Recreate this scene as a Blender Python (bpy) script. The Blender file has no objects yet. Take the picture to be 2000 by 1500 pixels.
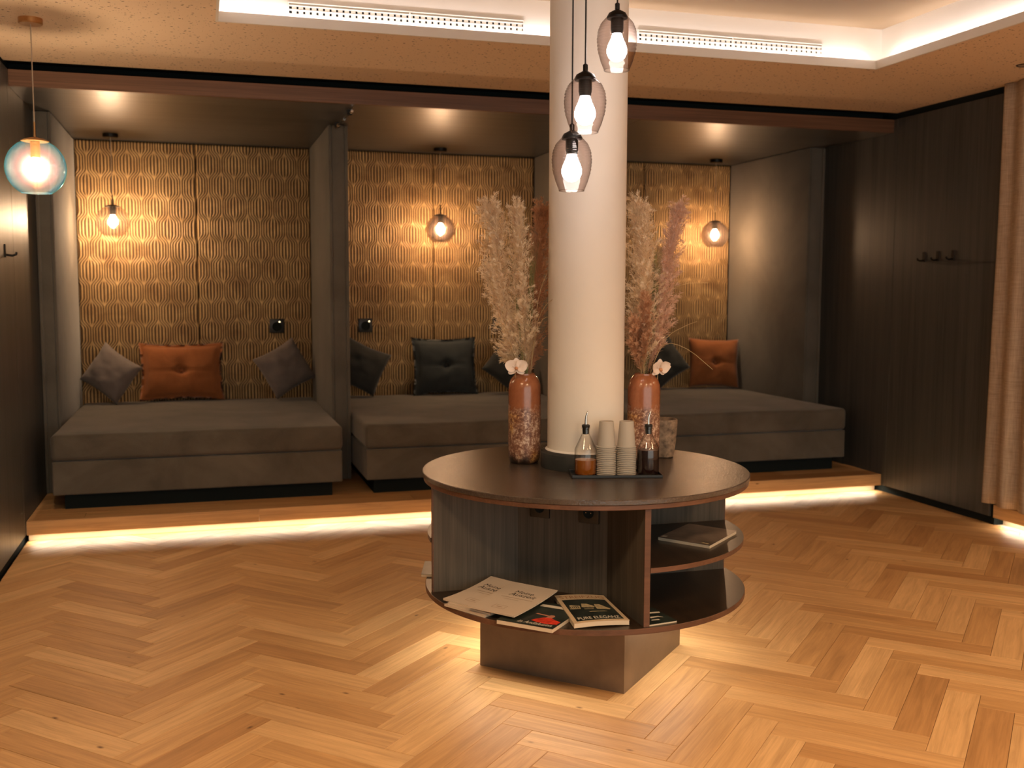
import bpy, bmesh, math, random
import numpy as np
from mathutils import Matrix, Vector, noise
R = math.radians
random.seed(7)
S = bpy.context.scene
COL = S.collection

# ------------------------------------------------------------------ camera, world, exposure, large lights
CAM_H = 1.426
cam_d = bpy.data.cameras.new('camera'); cam = bpy.data.objects.new('camera', cam_d); COL.objects.link(cam)
cam_d.sensor_width = 36; cam_d.lens = 2036.24 * 36 / 2000
_r = Vector((0.958507, -0.285052, 0.003183)); _u = Vector((0.023006, 0.088479, 0.995812)); _f = Vector((0.284139, 0.95442, -0.091365))
cam.matrix_world = Matrix(((_r.x, _u.x, -_f.x, 0), (_r.y, _u.y, -_f.y, 0), (_r.z, _u.z, -_f.z, CAM_H), (0, 0, 0, 1)))
cam_d.dof.use_dof = True; cam_d.dof.focus_distance = 3.75; cam_d.dof.aperture_fstop = 3.2
cam_d.clip_start = 0.05
S.camera = cam

S.view_settings.view_transform = 'Standard'; S.view_settings.look = 'None'
S.view_settings.gamma = 1; S.view_settings.use_curve_mapping = False
S.view_settings.exposure = 0.9

W = bpy.data.worlds.new('world'); S.world = W; W.use_nodes = True
W.node_tree.nodes['Background'].inputs[0].default_value = (1.0, 0.98, 0.88, 1)   # dim light of the rest of the lounge
W.node_tree.nodes['Background'].inputs[1].default_value = 1.0

def area_light(name, loc, direction, sx, sy, power, color, spread=180, xaxis=None):
    d = bpy.data.lights.new(name, 'AREA'); d.shape = 'RECTANGLE'; d.size = sx; d.size_y = sy
    d.energy = power; d.color = color; d.spread = R(spread)
    o = bpy.data.objects.new(name, d); COL.objects.link(o)
    z = -Vector(direction).normalized(); x = Vector(xaxis).normalized(); y = z.cross(x).normalized(); x = y.cross(z)
    o.matrix_world = Matrix(((x.x, y.x, z.x, loc[0]), (x.y, y.y, z.y, loc[1]), (x.z, y.z, z.z, loc[2]), (0, 0, 0, 1)))
    return o
LED_COVE = (1.0, 0.86, 0.84); LED_WARM = (1.0, 0.86, 0.66)
WARM = (1.0, 0.66, 0.36)
# room constants
XL, XR = -0.962, 4.585
YS = 6.232            # step front
ZC = 2.63             # room ceiling
ZA = 2.498            # alcove ceiling
YW = 8.29
RX0, RX1, RY0, RY1 = 0.092, 3.59, 2.3, 5.055      # ceiling recess opening
SB = 0.10             # cove set-back
ZU = 2.875            # upper ceiling
# cove strips (behind the lip), step strips, ledge strip, under-table strips
cx, cy = (RX0 + RX1) / 2, (RY0 + RY1) / 2
PL = 0.95
area_light('cove_light', (cx, RY1 + 0.055, 2.668), (0, 1.0, 0.5), RX1 - RX0, 0.012, PL * 3.5, LED_COVE, 180, (1, 0, 0))
area_light('cove_light', (cx, RY0 - 0.055, 2.668), (0, -1.0, 0.5), RX1 - RX0, 0.012, PL * 3.5, LED_COVE, 180, (1, 0, 0))
area_light('cove_light', (RX0 - 0.055, cy, 2.668), (-1.0, 0, 0.5), RY1 - RY0, 0.012, PL * 2.9, LED_COVE, 180, (0, 1, 0))
area_light('cove_light', (RX1 + 0.055, cy, 2.668), (1.0, 0, 0.5), RY1 - RY0, 0.012, PL * 2.9, LED_COVE, 180, (0, 1, 0))
area_light('step_light', (1.81, YS + 0.036, 0.0522), (0, -0.5, -1), 5.5, 0.008, 9, LED_WARM, 180, (1, 0, 0))
area_light('ledge_light', (4.621, 2.6, 0.0522), (-0.5, 0, -1), 5.0, 0.008, 9, LED_WARM, 180, (0, 1, 0))
TC = (1.40, 3.72)
for k, pw in enumerate((0.42, 0.7, 1.3, 2.0)):
    a = R(225 + 90 * k)                       # outward normals of the four plinth sides
    n = Vector((math.cos(a), math.sin(a), 0)); t = Vector((-n.y, n.x, 0))
    c = Vector((TC[0], TC[1], 0.272)) + n * 0.345
    area_light('table_light', c, n * (1.0 if k == 0 else 0.35) + Vector((0, 0, -1)), 0.56, 0.01, pw, LED_WARM, 105 if k == 0 else 170, t)
# unseen fill spots added below the ceiling, to lift floor, column and table
def spot(loc, power, size=70, color=WARM, aim=(0, 0, -1), blend=0.8):
    d = bpy.data.lights.new('fill_spot', 'SPOT'); d.energy = power; d.color = color; d.spot_size = R(size); d.spot_blend = blend
    d.shadow_soft_size = 0.25
    o = bpy.data.objects.new('fill_spot', d); COL.objects.link(o); o.location = loc
    o.rotation_euler = Vector(aim).to_track_quat('-Z', 'Y').to_euler()
for x, y, pw in ((-0.4, 1.8, 115), (1.4, 0.7, 165), (3.2, 1.0, 130), (4.2, 2.4, 50)):
    spot((x, y, ZC - 0.03), pw, 158)

# ------------------------------------------------------------------ material helpers
def nt(name):
    m = bpy.data.materials.new(name); m.use_nodes = True
    t = m.node_tree; b = t.nodes['Principled BSDF']
    return m, t, b
def N(t, typ, **kw):
    n = t.nodes.new(typ)
    for k, v in kw.items():
        if k.startswith('i_'):
            n.inputs[int(k[2:])].default_value = v
        else: setattr(n, k, v)
    return n
def ramp(t, fac, stops):
    r = t.nodes.new('ShaderNodeValToRGB'); e = r.color_ramp.elements
    while len(e) < len(stops): e.new(0.5)
    for el, (p, c) in zip(e, stops):
        el.position = p; el.color = (*c, 1) if len(c) == 3 else c
    t.links.new(fac, r.inputs[0]); return r.outputs[0]
def coords(t, scale=(1, 1, 1), kind='Object', rot=(0, 0, 0), offset=None):
    tc = N(t, 'ShaderNodeTexCoord'); mp = N(t, 'ShaderNodeMapping')
    mp.inputs['Scale'].default_value = scale; mp.inputs['Rotation'].default_value = rot
    t.links.new(tc.outputs[kind], mp.inputs[0])
    if offset: t.links.new(offset, mp.inputs[1])
    return mp.outputs[0]
def noise_t(t, vec, scale=5, detail=4, rough=0.55, dist=0.0):
    n = N(t, 'ShaderNodeTexNoise'); n.inputs['Scale'].default_value = scale; n.inputs['Detail'].default_value = detail
    n.inputs['Roughness'].default_value = rough; n.inputs['Distortion'].default_value = dist
    t.links.new(vec, n.inputs['Vector']); return n.outputs[0]
def bump(t, b, h, strength=0.2, dist=0.01):
    n = N(t, 'ShaderNodeBump'); n.inputs['Strength'].default_value = strength; n.inputs['Distance'].default_value = dist
    t.links.new(h, n.inputs['Height']); t.links.new(n.outputs[0], b.inputs['Normal'])
def mix(t, a, b_, fac, mode='MIX'):
    n = N(t, 'ShaderNodeMix', data_type='RGBA', blend_type=mode)
    for sock, v in ((6, a), (7, b_)):
        if isinstance(v, tuple): n.inputs[sock].default_value = (*v, 1)
        else: t.links.new(v, n.inputs[sock])
    if isinstance(fac, (int, float)): n.inputs[0].default_value = fac
    else: t.links.new(fac, n.inputs[0])
    return n.outputs[2]
def plain(name, col, rough=0.5, metal=0.0, spec=0.5, vary=0.0, vscale=8, bumps=0.0, bscale=60, coat=0.0):
    m, t, b = nt(name)
    b.inputs['Roughness'].default_value = rough; b.inputs['Metallic'].default_value = metal
    b.inputs['Specular IOR Level'].default_value = spec; b.inputs['Coat Weight'].default_value = coat
    if vary:
        n = noise_t(t, coords(t), vscale, 5)
        lo = tuple(c * (1 - vary) for c in col); hi = tuple(min(1, c * (1 + vary)) for c in col)
        t.links.new(ramp(t, n, ((0.3, lo), (0.7, hi))), b.inputs['Base Color'])
    else: b.inputs['Base Color'].default_value = (*col, 1)
    if bumps: bump(t, b, noise_t(t, coords(t), bscale, 4), bumps, 0.004)
    return m
def emit(name, col, strength):
    m = bpy.data.materials.new(name); m.use_nodes = True; t = m.node_tree; t.nodes.clear()
    e = N(t, 'ShaderNodeEmission'); e.inputs[0].default_value = (*col, 1); e.inputs[1].default_value = strength
    o = N(t, 'ShaderNodeOutputMaterial'); t.links.new(e.outputs[0], o.inputs[0]); return m
def thin_glass(name, tint, gloss=(1, 1, 1), edge=0.6, rough=0.03, irid=False, refl=0.03):
    m = bpy.data.materials.new(name); m.use_nodes = True; t = m.node_tree; t.nodes.clear()
    lw = N(t, 'ShaderNodeLayerWeight'); lw.inputs[0].default_value = 0.45
    tr = N(t, 'ShaderNodeBsdfTransparent'); gl = N(t, 'ShaderNodeBsdfGlossy'); gl.inputs['Roughness'].default_value = rough
    t.links.new(ramp(t, lw.outputs[1], ((0.25, tint), (1.0, tuple(c * edge for c in tint)))), tr.inputs[0])
    if irid: t.links.new(ramp(t, lw.outputs[1], ((0.1, (0.9, 0.6, 0.7)), (0.4, (0.75, 0.9, 1)), (0.75, (0.2, 0.62, 0.85)), (1.0, (0.25, 0.8, 0.7)))), gl.inputs[0])
    else: gl.inputs[0].default_value = (*gloss, 1)
    fr = N(t, 'ShaderNodeMath', operation='MULTIPLY'); fr.inputs[1].default_value = 1.0
    t.links.new(ramp(t, lw.outputs[1], ((0.0, (0.34,) * 3), (0.5, (0.42,) * 3), (1.0, (0.85,) * 3)) if irid else ((0.0, (refl,) * 3), (0.6, (refl * 1.5,) * 3), (1.0, (0.5,) * 3))), fr.inputs[0])
    mx = N(t, 'ShaderNodeMixShader'); o = N(t, 'ShaderNodeOutputMaterial')
    t.links.new(fr.outputs[0], mx.inputs[0]); t.links.new(tr.outputs[0], mx.inputs[1]); t.links.new(gl.outputs[0], mx.inputs[2])
    t.links.new(mx.outputs[0], o.inputs[0]); return m

def walnut(name, axis='Z', dark=(0.031, 0.034, 0.035), light=(0.090, 0.089, 0.084), rough=0.42, spec=0.4):
    m, t, b = nt(name)
    oi = N(t, 'ShaderNodeObjectInfo'); mul = N(t, 'ShaderNodeMath', operation='MULTIPLY'); mul.inputs[1].default_value = 37
    t.links.new(oi.outputs['Random'], mul.inputs[0])
    sc = {'Z': (1, 1, 0.02), 'X': (0.02, 1, 1), 'Y': (1, 0.02, 1)}[axis]
    v = coords(t, sc, offset=mul.outputs[0])
    a = noise_t(t, v, 26, 3, 0.6); c = noise_t(t, v, 130, 3, 0.6); d = noise_t(t, v, 7, 2)
    m1 = mix(t, a, c, 0.45); m2 = mix(t, m1, d, 0.25)
    mid = tuple((x + y) / 2 for x, y in zip(dark, light))
    t.links.new(ramp(t, m2, ((0.34, dark), (0.5, mid), (0.66, light))), b.inputs['Base Color'])
    b.inputs['Roughness'].default_value = rough; b.inputs['Specular IOR Level'].default_value = spec
    bump(t, b, c, 0.08, 0.002)
    return m

def oak(name, island=False, tint=1.0):
    m, t, b = nt(name)
    if island:
        g = N(t, 'ShaderNodeNewGeometry'); rnd = g.outputs['Random Per Island']
    else:
        g = N(t, 'ShaderNodeObjectInfo'); rnd = g.outputs['Random']
    mul = N(t, 'ShaderNodeMath', operation='MULTIPLY'); mul.inputs[1].default_value = 91.7; t.links.new(rnd, mul.inputs[0])
    v = coords(t, (1.2, 14, 1), 'UV', offset=mul.outputs[0])
    a = noise_t(t, v, 2.2, 5, 0.6, 0.8); fine = noise_t(t, coords(t, (3, 160, 1), 'UV', offset=mul.outputs[0]), 1.0, 3, 0.6)
    base = ramp(t, rnd, ((0.0, (0.45, 0.245, 0.100)), (0.2, (0.53, 0.31, 0.132)), (0.6, (0.60, 0.365, 0.165)), (0.9, (0.68, 0.44, 0.215)), (1.0, (0.42, 0.23, 0.095))))
    grain = ramp(t, a, ((0.3, (0.78, 0.74, 0.70)), (0.62, (1.06, 1.04, 1.02))))
    c = mix(t, base, grain, 1.0, 'MULTIPLY')
    c = mix(t, c, ramp(t, fine, ((0.3, (0.86, 0.84, 0.82)), (0.6, (1, 1, 1)))), 1.0, 'MULTIPLY')
    vo = N(t, 'ShaderNodeTexVoronoi'); vo.inputs['Scale'].default_value = 3.1
    t.links.new(coords(t, (1.1, 2.2, 1), 'UV', offset=mul.outputs[0]), vo.inputs['Vector'])
    knot = ramp(t, vo.outputs['Distance'], ((0.015, (0.22, 0.15, 0.10)), (0.06, (1, 1, 1))))
    c = mix(t, c, knot, 1.0, 'MULTIPLY')
    if tint != 1.0: c = mix(t, c, (tint, tint, tint), 1.0, 'MULTIPLY')
    t.links.new(c, b.inputs['Base Color'])
    b.inputs['Roughness'].default_value = 0.48; b.inputs['Specular IOR Level'].default_value = 0.35
    bump(t, b, fine, 0.06, 0.002)
    return m

M = {}
M['oak'] = oak('oak_plank'); M['oak_far'] = oak('oak_plank_far', True)
M['walnut_v'] = walnut('walnut_upright'); M['walnut_x'] = walnut('walnut_ceiling', 'X', rough=0.34, spec=0.55)
M['walnut_t'] = walnut('walnut_table', 'Z', (0.052, 0.045, 0.037), (0.128, 0.106, 0.082), rough=0.55, spec=0.15)
M['walnut_s'] = walnut('walnut_shelf', 'Y', (0.014, 0.009, 0.006), (0.040, 0.024, 0.014), rough=0.30)
M['edge'] = walnut('walnut_edge_band', 'X', (0.070, 0.032, 0.018), (0.150, 0.070, 0.040), rough=0.45)
M['bronze'] = plain('bronze_plinth', (0.19, 0.135, 0.095), 0.42, 0.35, 0.5, 0.25, 5)
M['dark'] = plain('dark_recess', (0.012, 0.016, 0.016), 0.9, spec=0.1)
M['black'] = plain('black_plastic', (0.012, 0.013, 0.013), 0.35)
M['blackmetal'] = plain('black_metal', (0.02, 0.018, 0.016), 0.4, 0.7)
M['brass'] = plain('brass', (0.55, 0.30, 0.12), 0.32, 0.9)
M['chrome'] = plain('chrome', (0.75, 0.72, 0.68), 0.15, 1.0)
M['white'] = plain('white_paint', (0.78, 0.75, 0.70), 0.6)
M['cord'] = plain('pale_cord', (0.50, 0.40, 0.30), 0.6)
M['column'] = plain('column_plaster', (0.76, 0.705, 0.625), 0.75, vary=0.04, vscale=3, bumps=0.15, bscale=35)
M['upper'] = plain('upper_ceiling_paint', (0.42, 0.325, 0.225), 0.85)
M['riser'] = plain('riser_oak', (0.58, 0.49, 0.36), 0.6, vary=0.06)

def m_ceiling():
    m, t, b = nt('perforated_ceiling')
    vo = N(t, 'ShaderNodeTexVoronoi'); vo.inputs['Scale'].default_value = 24
    t.links.new(coords(t, (1.0, 1.55, 1.0)), vo.inputs['Vector'])
    hole = ramp(t, vo.outputs['Distance'], ((0.12, (0.16, 0.11, 0.07)), (0.17, (1, 1, 1))))
    vo2 = N(t, 'ShaderNodeTexVoronoi'); vo2.inputs['Scale'].default_value = 41
    t.links.new(coords(t, (1.5, 1.0, 1.0)), vo2.inputs['Vector'])
    hole2 = ramp(t, vo2.outputs['Distance'], ((0.10, (0.25, 0.18, 0.12)), (0.15, (1, 1, 1))))
    c = mix(t, mix(t, (0.78, 0.615, 0.445), hole, 1.0, 'MULTIPLY'), hole2, 1.0, 'MULTIPLY')
    t.links.new(c, b.inputs['Base Color']); b.inputs['Roughness'].default_value = 0.85; b.inputs['Specular IOR Level'].default_value = 0.2
    return m
M['ceiling'] = m_ceiling()

def m_fabric(name, lo, hi, bscale=450, patch=3.0, sheen=0.25, b_str=0.35):
    m, t, b = nt(name)
    v = coords(t)
    a = noise_t(t, v, patch, 5, 0.6, 0.6); f = noise_t(t, v, bscale, 2, 0.6)
    c = ramp(t, mix(t, a, f, 0.35), ((0.34, lo), (0.66, hi)))
    t.links.new(c, b.inputs['Base Color']); b.inputs['Roughness'].default_value = 0.85; b.inputs['Specular IOR Level'].default_value = 0.15
    b.inputs['Sheen Weight'].default_value = sheen; b.inputs['Sheen Roughness'].default_value = 0.45
    bump(t, b, f, b_str, 0.003)
    return m
M['chenille'] = m_fabric('chenille', (0.078, 0.068, 0.053), (0.160, 0.140, 0.110))
M['divider'] = m_fabric('divider_fabric', (0.10, 0.092, 0.076), (0.17, 0.155, 0.128), patch=2.0)
M['cush_grey'] = m_fabric('grey_velvet', (0.145, 0.120, 0.110), (0.21, 0.175, 0.16), 300, 6)
M['cush_rust'] = m_fabric('rust_velvet', (0.21, 0.070, 0.022), (0.34, 0.120, 0.040), 300, 5)
M['cush_slate'] = m_fabric('slate_velvet', (0.026, 0.032, 0.034), (0.050, 0.056, 0.056), 300, 5)
M['cush_dark'] = m_fabric('charcoal_velvet', (0.030, 0.032, 0.031), (0.055, 0.055, 0.050), 300, 5)

def m_linen():
    m, t, b = nt('linen_curtain')
    w = noise_t(t, coords(t, (300, 300, 8)), 1.0, 2); h = noise_t(t, coords(t, (12, 12, 500)), 1.0, 2)
    c = ramp(t, mix(t, w, h, 0.5), ((0.35, (0.33, 0.25, 0.175)), (0.65, (0.60, 0.48, 0.36))))
    t.links.new(c, b.inputs['Base Color']); b.inputs['Roughness'].default_value = 0.9; b.inputs['Specular IOR Level'].default_value = 0.1
    bump(t, b, h, 0.3, 0.002); return m
M['linen'] = m_linen()

def m_stone():
    m, t, b = nt('dark_stone_top')
    v = coords(t)
    a = noise_t(t, v, 9, 6, 0.65); f = noise_t(t, v, 160, 4, 0.7); g = noise_t(t, coords(t, (1, 2.4, 1), rot=(0, 0, R(-16))), 95, 3, 0.6)
    c = ramp(t, mix(t, a, f, 0.5), ((0.3, (0.030, 0.023, 0.018)), (0.55, (0.068, 0.051, 0.040)), (0.75, (0.13, 0.098, 0.075))))
    t.links.new(c, b.inputs['Base Color']); b.inputs['Roughness'].default_value = 0.20; b.inputs['Specular IOR Level'].default_value = 0.75
    bump(t, b, mix(t, g, f, 0.3), 0.42, 0.004); return m
M['stone'] = m_stone()
M['collar'] = plain('slate_collar', (0.018, 0.021, 0.020), 0.55, vary=0.3, vscale=12)

def m_relief():
    m, t, b = nt('gold_relief')
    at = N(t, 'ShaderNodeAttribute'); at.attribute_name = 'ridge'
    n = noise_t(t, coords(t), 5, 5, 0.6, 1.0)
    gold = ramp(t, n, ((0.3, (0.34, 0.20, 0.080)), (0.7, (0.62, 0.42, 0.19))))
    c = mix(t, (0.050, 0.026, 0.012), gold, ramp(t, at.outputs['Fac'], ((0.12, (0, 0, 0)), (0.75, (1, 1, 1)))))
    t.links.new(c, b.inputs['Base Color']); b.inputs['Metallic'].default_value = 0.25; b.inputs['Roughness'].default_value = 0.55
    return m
M['relief'] = m_relief()

def m_vase():
    m, t, b = nt('speckled_glaze')
    tc = N(t, 'ShaderNodeTexCoord'); sp = N(t, 'ShaderNodeSeparateXYZ'); t.links.new(tc.outputs['Object'], sp.inputs[0])
    v = coords(t)
    n1 = noise_t(t, v, 16, 4, 0.6); n2 = mix(t, noise_t(t, v, 95, 5, 0.75), noise_t(t, v, 22, 3, 0.6), 0.32)
    cr = ramp(t, n2, ((0.36, (0.075, 0.024, 0.014)), (0.5, (0.26, 0.115, 0.065)), (0.58, (0.62, 0.44, 0.32)), (0.72, (0.78, 0.64, 0.52))))
    och = ramp(t, noise_t(t, v, 11, 3), ((0.5, (1, 1, 1)), (0.66, (0.95, 0.72, 0.32))))
    cr = mix(t, cr, och, 1.0, 'MULTIPLY')
    glaze = ramp(t, n1, ((0.3, (0.25, 0.080, 0.034)), (0.7, (0.40, 0.150, 0.068))))
    ad = N(t, 'ShaderNodeMath', operation='MULTIPLY_ADD'); ad.inputs[1].default_value = 0.10; t.links.new(n1, ad.inputs[0]); t.links.new(sp.outputs[2], ad.inputs[2])
    up = ramp(t, ad.outputs[0], ((0.262, (0, 0, 0)), (0.285, (1, 1, 1))))
    base = ramp(t, ad.outputs[0], ((0.055, (0.05, 0.035, 0.022)), (0.10, (1, 1, 1))))
    c = mix(t, mix(t, cr, base, 1.0, 'MULTIPLY'), glaze, up)
    t.links.new(c, b.inputs['Base Color'])
    t.links.new(ramp(t, up, ((0, (0.5, 0.5, 0.5)), (1, (0.10, 0.10, 0.10)))), b.inputs['Roughness'])
    b.inputs['Coat Weight'].default_value = 0.5; b.inputs['Coat Roughness'].default_value = 0.06
    bump(t, b, n2, 0.3, 0.003); return m
M['vase'] = m_vase()
M['pot'] = plain('rough_stone_pot', (0.22, 0.155, 0.105), 0.8, vary=0.6, vscale=45, bumps=0.6, bscale=70)
def m_plume(name, col):
    m = plain(name, col, 0.9, spec=0.05, vary=0.16, vscale=30); t = m.node_tree; b = t.nodes['Principled BSDF']
    tl = N(t, 'ShaderNodeBsdfTranslucent'); tl.inputs[0].default_value = (*col, 1); mx = N(t, 'ShaderNodeMixShader'); mx.inputs[0].default_value = 0.45
    t.links.new(b.outputs[0], mx.inputs[1]); t.links.new(tl.outputs[0], mx.inputs[2]); t.links.new(mx.outputs[0], t.nodes['Material Output'].inputs[0]); return m
M['pampas_a'] = m_plume('pampas_cream', (0.95, 0.80, 0.62))
M['pampas_b'] = m_plume('pampas_pink', (0.86, 0.67, 0.56))
M['pampas_c'] = m_plume('pampas_brown', (0.70, 0.46, 0.30))
M['stem'] = plain('dry_stem', (0.45, 0.33, 0.17), 0.7)
M['grass'] = plain('green_grass', (0.20, 0.22, 0.075), 0.6, vary=0.5, vscale=25)
M['petal'] = plain('orchid_petal', (0.78, 0.66, 0.57), 0.55, vary=0.05, vscale=30)
M['lip'] = plain('orchid_lip', (0.60, 0.28, 0.13), 0.5)
M['cup'] = plain('grey_paper_cup', (0.42, 0.375, 0.315), 0.7)
M['clear'] = thin_glass('clear_glass', (0.95, 0.94, 0.92), edge=0.45, refl=0.05)
M['smoke'] = thin_glass('smoked_glass', (0.84, 0.775, 0.76), (1, 0.96, 0.92), 0.55)
M['globe_glass'] = thin_glass('grey_globe_glass', (0.93, 0.89, 0.88), (1, 0.92, 0.95), 0.75, 0.10, refl=0.16)
M['mirror_globe'] = thin_glass('mirrored_grey_glass', (0.70, 0.62, 0.58), (1, 0.93, 0.88), 0.6, 0.13, refl=0.30)
M['irid'] = thin_glass('iridescent_glass', (0.92, 0.95, 0.97), edge=0.75, rough=0.2, irid=True)
M['oil_amber'] = plain('amber_oil', (0.50, 0.16, 0.018), 0.15)
M['oil_amber'].node_tree.nodes['Principled BSDF'].inputs['Transmission Weight'].default_value = 0.55
M['oil_dark'] = plain('dark_vinegar', (0.018, 0.007, 0.006), 0.12)
M['paper'] = plain('page_paper', (0.60, 0.50, 0.37), 0.7)
M['brochure'] = plain('brochure_cover', (0.58, 0.475, 0.385), 0.6)
M['cream'] = plain('cream_cover', (0.60, 0.46, 0.31), 0.45)
M['ink'] = plain('black_ink', (0.02, 0.018, 0.016), 0.6)
M['faint'] = plain('tan_ink', (0.36, 0.26, 0.18), 0.6)
M['goldink'] = plain('bronze_ink', (0.34, 0.15, 0.055), 0.5)
M['whiteink'] = plain('white_ink', (0.72, 0.66, 0.56), 0.5)
M['photo_dark'] = plain('dark_photo_print', (0.022, 0.030, 0.026), 0.3, vary=0.6, vscale=18)
M['photo_red'] = plain('red_dress_print', (0.62, 0.045, 0.022), 0.4, vary=0.4, vscale=60)
M['photo_skin'] = plain('skin_tone_print', (0.50, 0.22, 0.14), 0.4)
M['photo_light'] = plain('pale_lights_print', (0.50, 0.41, 0.25), 0.4, vary=0.3, vscale=90)
M['photo_grey'] = plain('grey_brown_photo_print', (0.16, 0.12, 0.095), 0.3, vary=0.5, vscale=9)
M['bulb'] = emit('lit_bulb', (1.0, 0.67, 0.39), 360)
M['bulb_c'] = emit('lit_cluster_bulb', (1.0, 0.94, 0.90), 17)
M['led'] = emit('led_diffuser', (1.0, 0.85, 0.62), 2)
M['dot'] = emit('indicator_light', (1.0, 0.75, 0.4), 3)

# ------------------------------------------------------------------ geometry helpers
MW = {}
def link(o): COL.objects.link(o); return o
def thing(name, label, cat, loc=(0, 0, 0), rotz=0, group=None):
    o = link(bpy.data.objects.new(name, None)); o.location = loc; o.rotation_euler = (0, 0, rotz); o.empty_display_size = 0.05
    o['label'] = label; o['category'] = cat
    if group: o['group'] = group
    MW[o.name] = Matrix.Translation(loc) @ Matrix.Rotation(rotz, 4, 'Z')
    return o
def tag(o, label, cat, group=None):
    o['label'] = label; o['category'] = cat
    if group: o['group'] = group
    return o
def world_of(o):
    m = Matrix.Identity(4); chain = []
    while o: chain.append(o); o = o.parent
    for q in reversed(chain): m = m @ MW.get(q.name, Matrix.Identity(4))
    return m
def obj(name, bm, mat, parent=None, smooth=False, world=True, label=None):
    """bm in world coordinates (moved into the parent's frame)"""
    me = bpy.data.meshes.new(name)
    if world and parent is not None: bm.transform(world_of(parent).inverted())
    bm.to_mesh(me); bm.free()
    if smooth:
        me.polygons.foreach_set('use_smooth', [True] * len(me.polygons))
        if smooth != 'all':
            me.set_sharp_from_angle(angle=R(40))
    for m in (mat if isinstance(mat, (list, tuple)) else [mat]): me.materials.append(m)
    o = link(bpy.data.objects.new(name, me))
    if parent is not None: o.parent = parent
    if label: o['label'] = label
    return o
def struct(name, bm, mat, parent=None, smooth=False):
    o = obj(name, bm, mat, parent, smooth)
    if parent is None: o['kind'] = 'structure'
    return o
def free_at(o, loc):
    """move a top-level mesh's origin to loc"""
    o.data.transform(Matrix.Translation(-Vector(loc))); o.location = loc; MW[o.name] = Matrix.Translation(loc); return o
def box(x0, x1, y0, y1, z0, z1, bev=0.0, seg=1, bm=None, mat=None):
    b = bm or bmesh.new()
    g = bmesh.ops.create_cube(b, size=1)['verts']
    bmesh.ops.transform(b, matrix=Matrix.Translation(((x0 + x1) / 2, (y0 + y1) / 2, (z0 + z1) / 2)) @ Matrix.Diagonal((x1 - x0, y1 - y0, z1 - z0, 1)), verts=g)
    if bev:
        ed = list({e for v in g for e in v.link_edges})
        r = bmesh.ops.bevel(b, geom=ed, offset=bev, segments=seg, profile=0.5, affect='EDGES')
        g = list({v for f in r['faces'] for v in f.verts})
    if mat is not None: bmesh.ops.transform(b, matrix=mat, verts=g)
    return b
def lathe(profile, n=32, bm=None, center=(0, 0, 0), cap_bottom=False, cap_top=False):
    """profile: (r, z) list from bottom to top"""
    b = bm or bmesh.new(); rings = []
    for r, z in profile:
        if r < 1e-6: rings.append([b.verts.new((center[0], center[1], center[2] + z))])
        else: rings.append([b.verts.new((center[0] + r * math.cos(2 * math.pi * i / n), center[1] + r * math.sin(2 * math.pi * i / n), center[2] + z)) for i in range(n)])
    for A, B in zip(rings, rings[1:]):
        for i in range(n):
            j = (i + 1) % n
            if len(A) == 1 and len(B) == 1: continue
            if len(A) == 1: b.faces.new((A[0], B[j], B[i]))
            elif len(B) == 1: b.faces.new((A[i], A[j], B[0]))
            else: b.faces.new((A[i], A[j], B[j], B[i]))
    if cap_bottom and len(rings[0]) > 1: b.faces.new(list(reversed(rings[0])))
    if cap_top and len(rings[-1]) > 1: b.faces.new(rings[-1])
    return b
def tube(pts, r, n=8, bm=None, caps=True):
    b = bm or bmesh.new(); pts = [Vector(p) for p in pts]; rings = []
    rr = r if isinstance(r, (list, tuple)) else [r] * len(pts)
    up = Vector((0.3, 0.2, 1)).normalized()
    for i, p in enumerate(pts):
        d = (pts[min(i + 1, len(pts) - 1)] - pts[max(i - 1, 0)]).normalized()
        x = d.cross(up)
        if x.length < 0.15: x = d.cross(Vector((1, 0.1, 0)))
        x.normalize(); y = d.cross(x)
        rings.append([b.verts.new(p + (x * math.cos(2 * math.pi * k / n) + y * math.sin(2 * math.pi * k / n)) * rr[i]) for k in range(n)])
    for A, B in zip(rings, rings[1:]):
        for k in range(n): b.faces.new((A[k], A[(k + 1) % n], B[(k + 1) % n], B[k]))
    if caps:
        b.faces.new(list(reversed(rings[0]))); b.faces.new(rings[-1])
    bmesh.ops.recalc_face_normals(b, faces=b.faces[:]); return b
def prism(poly, z0, z1, bm=None):
    b = bm or bmesh.new()
    A = [b.verts.new((x, y, z0)) for x, y in poly]; B = [b.verts.new((x, y, z1)) for x, y in poly]; n = len(poly)
    b.faces.new(list(reversed(A))); b.faces.new(B)
    for i in range(n): b.faces.new((A[i], A[(i + 1) % n], B[(i + 1) % n], B[i]))
    return b
def spline(pts, n=16):
    pts = [Vector(p) for p in pts]; P = [pts[0] * 2 - pts[1]] + pts + [pts[-1] * 2 - pts[-2]]; out = []
    m = len(pts) - 1
    for i in range(n + 1):
        u = i / n * m; k = min(int(u), m - 1); t = u - k; a, b, c, d = P[k:k + 4]
        out.append(0.5 * ((2 * b) + (c - a) * t + (2 * a - 5 * b + 4 * c - d) * t * t + (3 * b - a - 3 * c + d) * t ** 3))
    return out
def copy_tree(o, parent=None):
    c = o.copy(); COL.objects.link(c)
    if parent is not None: c.parent = parent
    for ch in list(o.children): copy_tree(ch, c)
    return c

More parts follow.
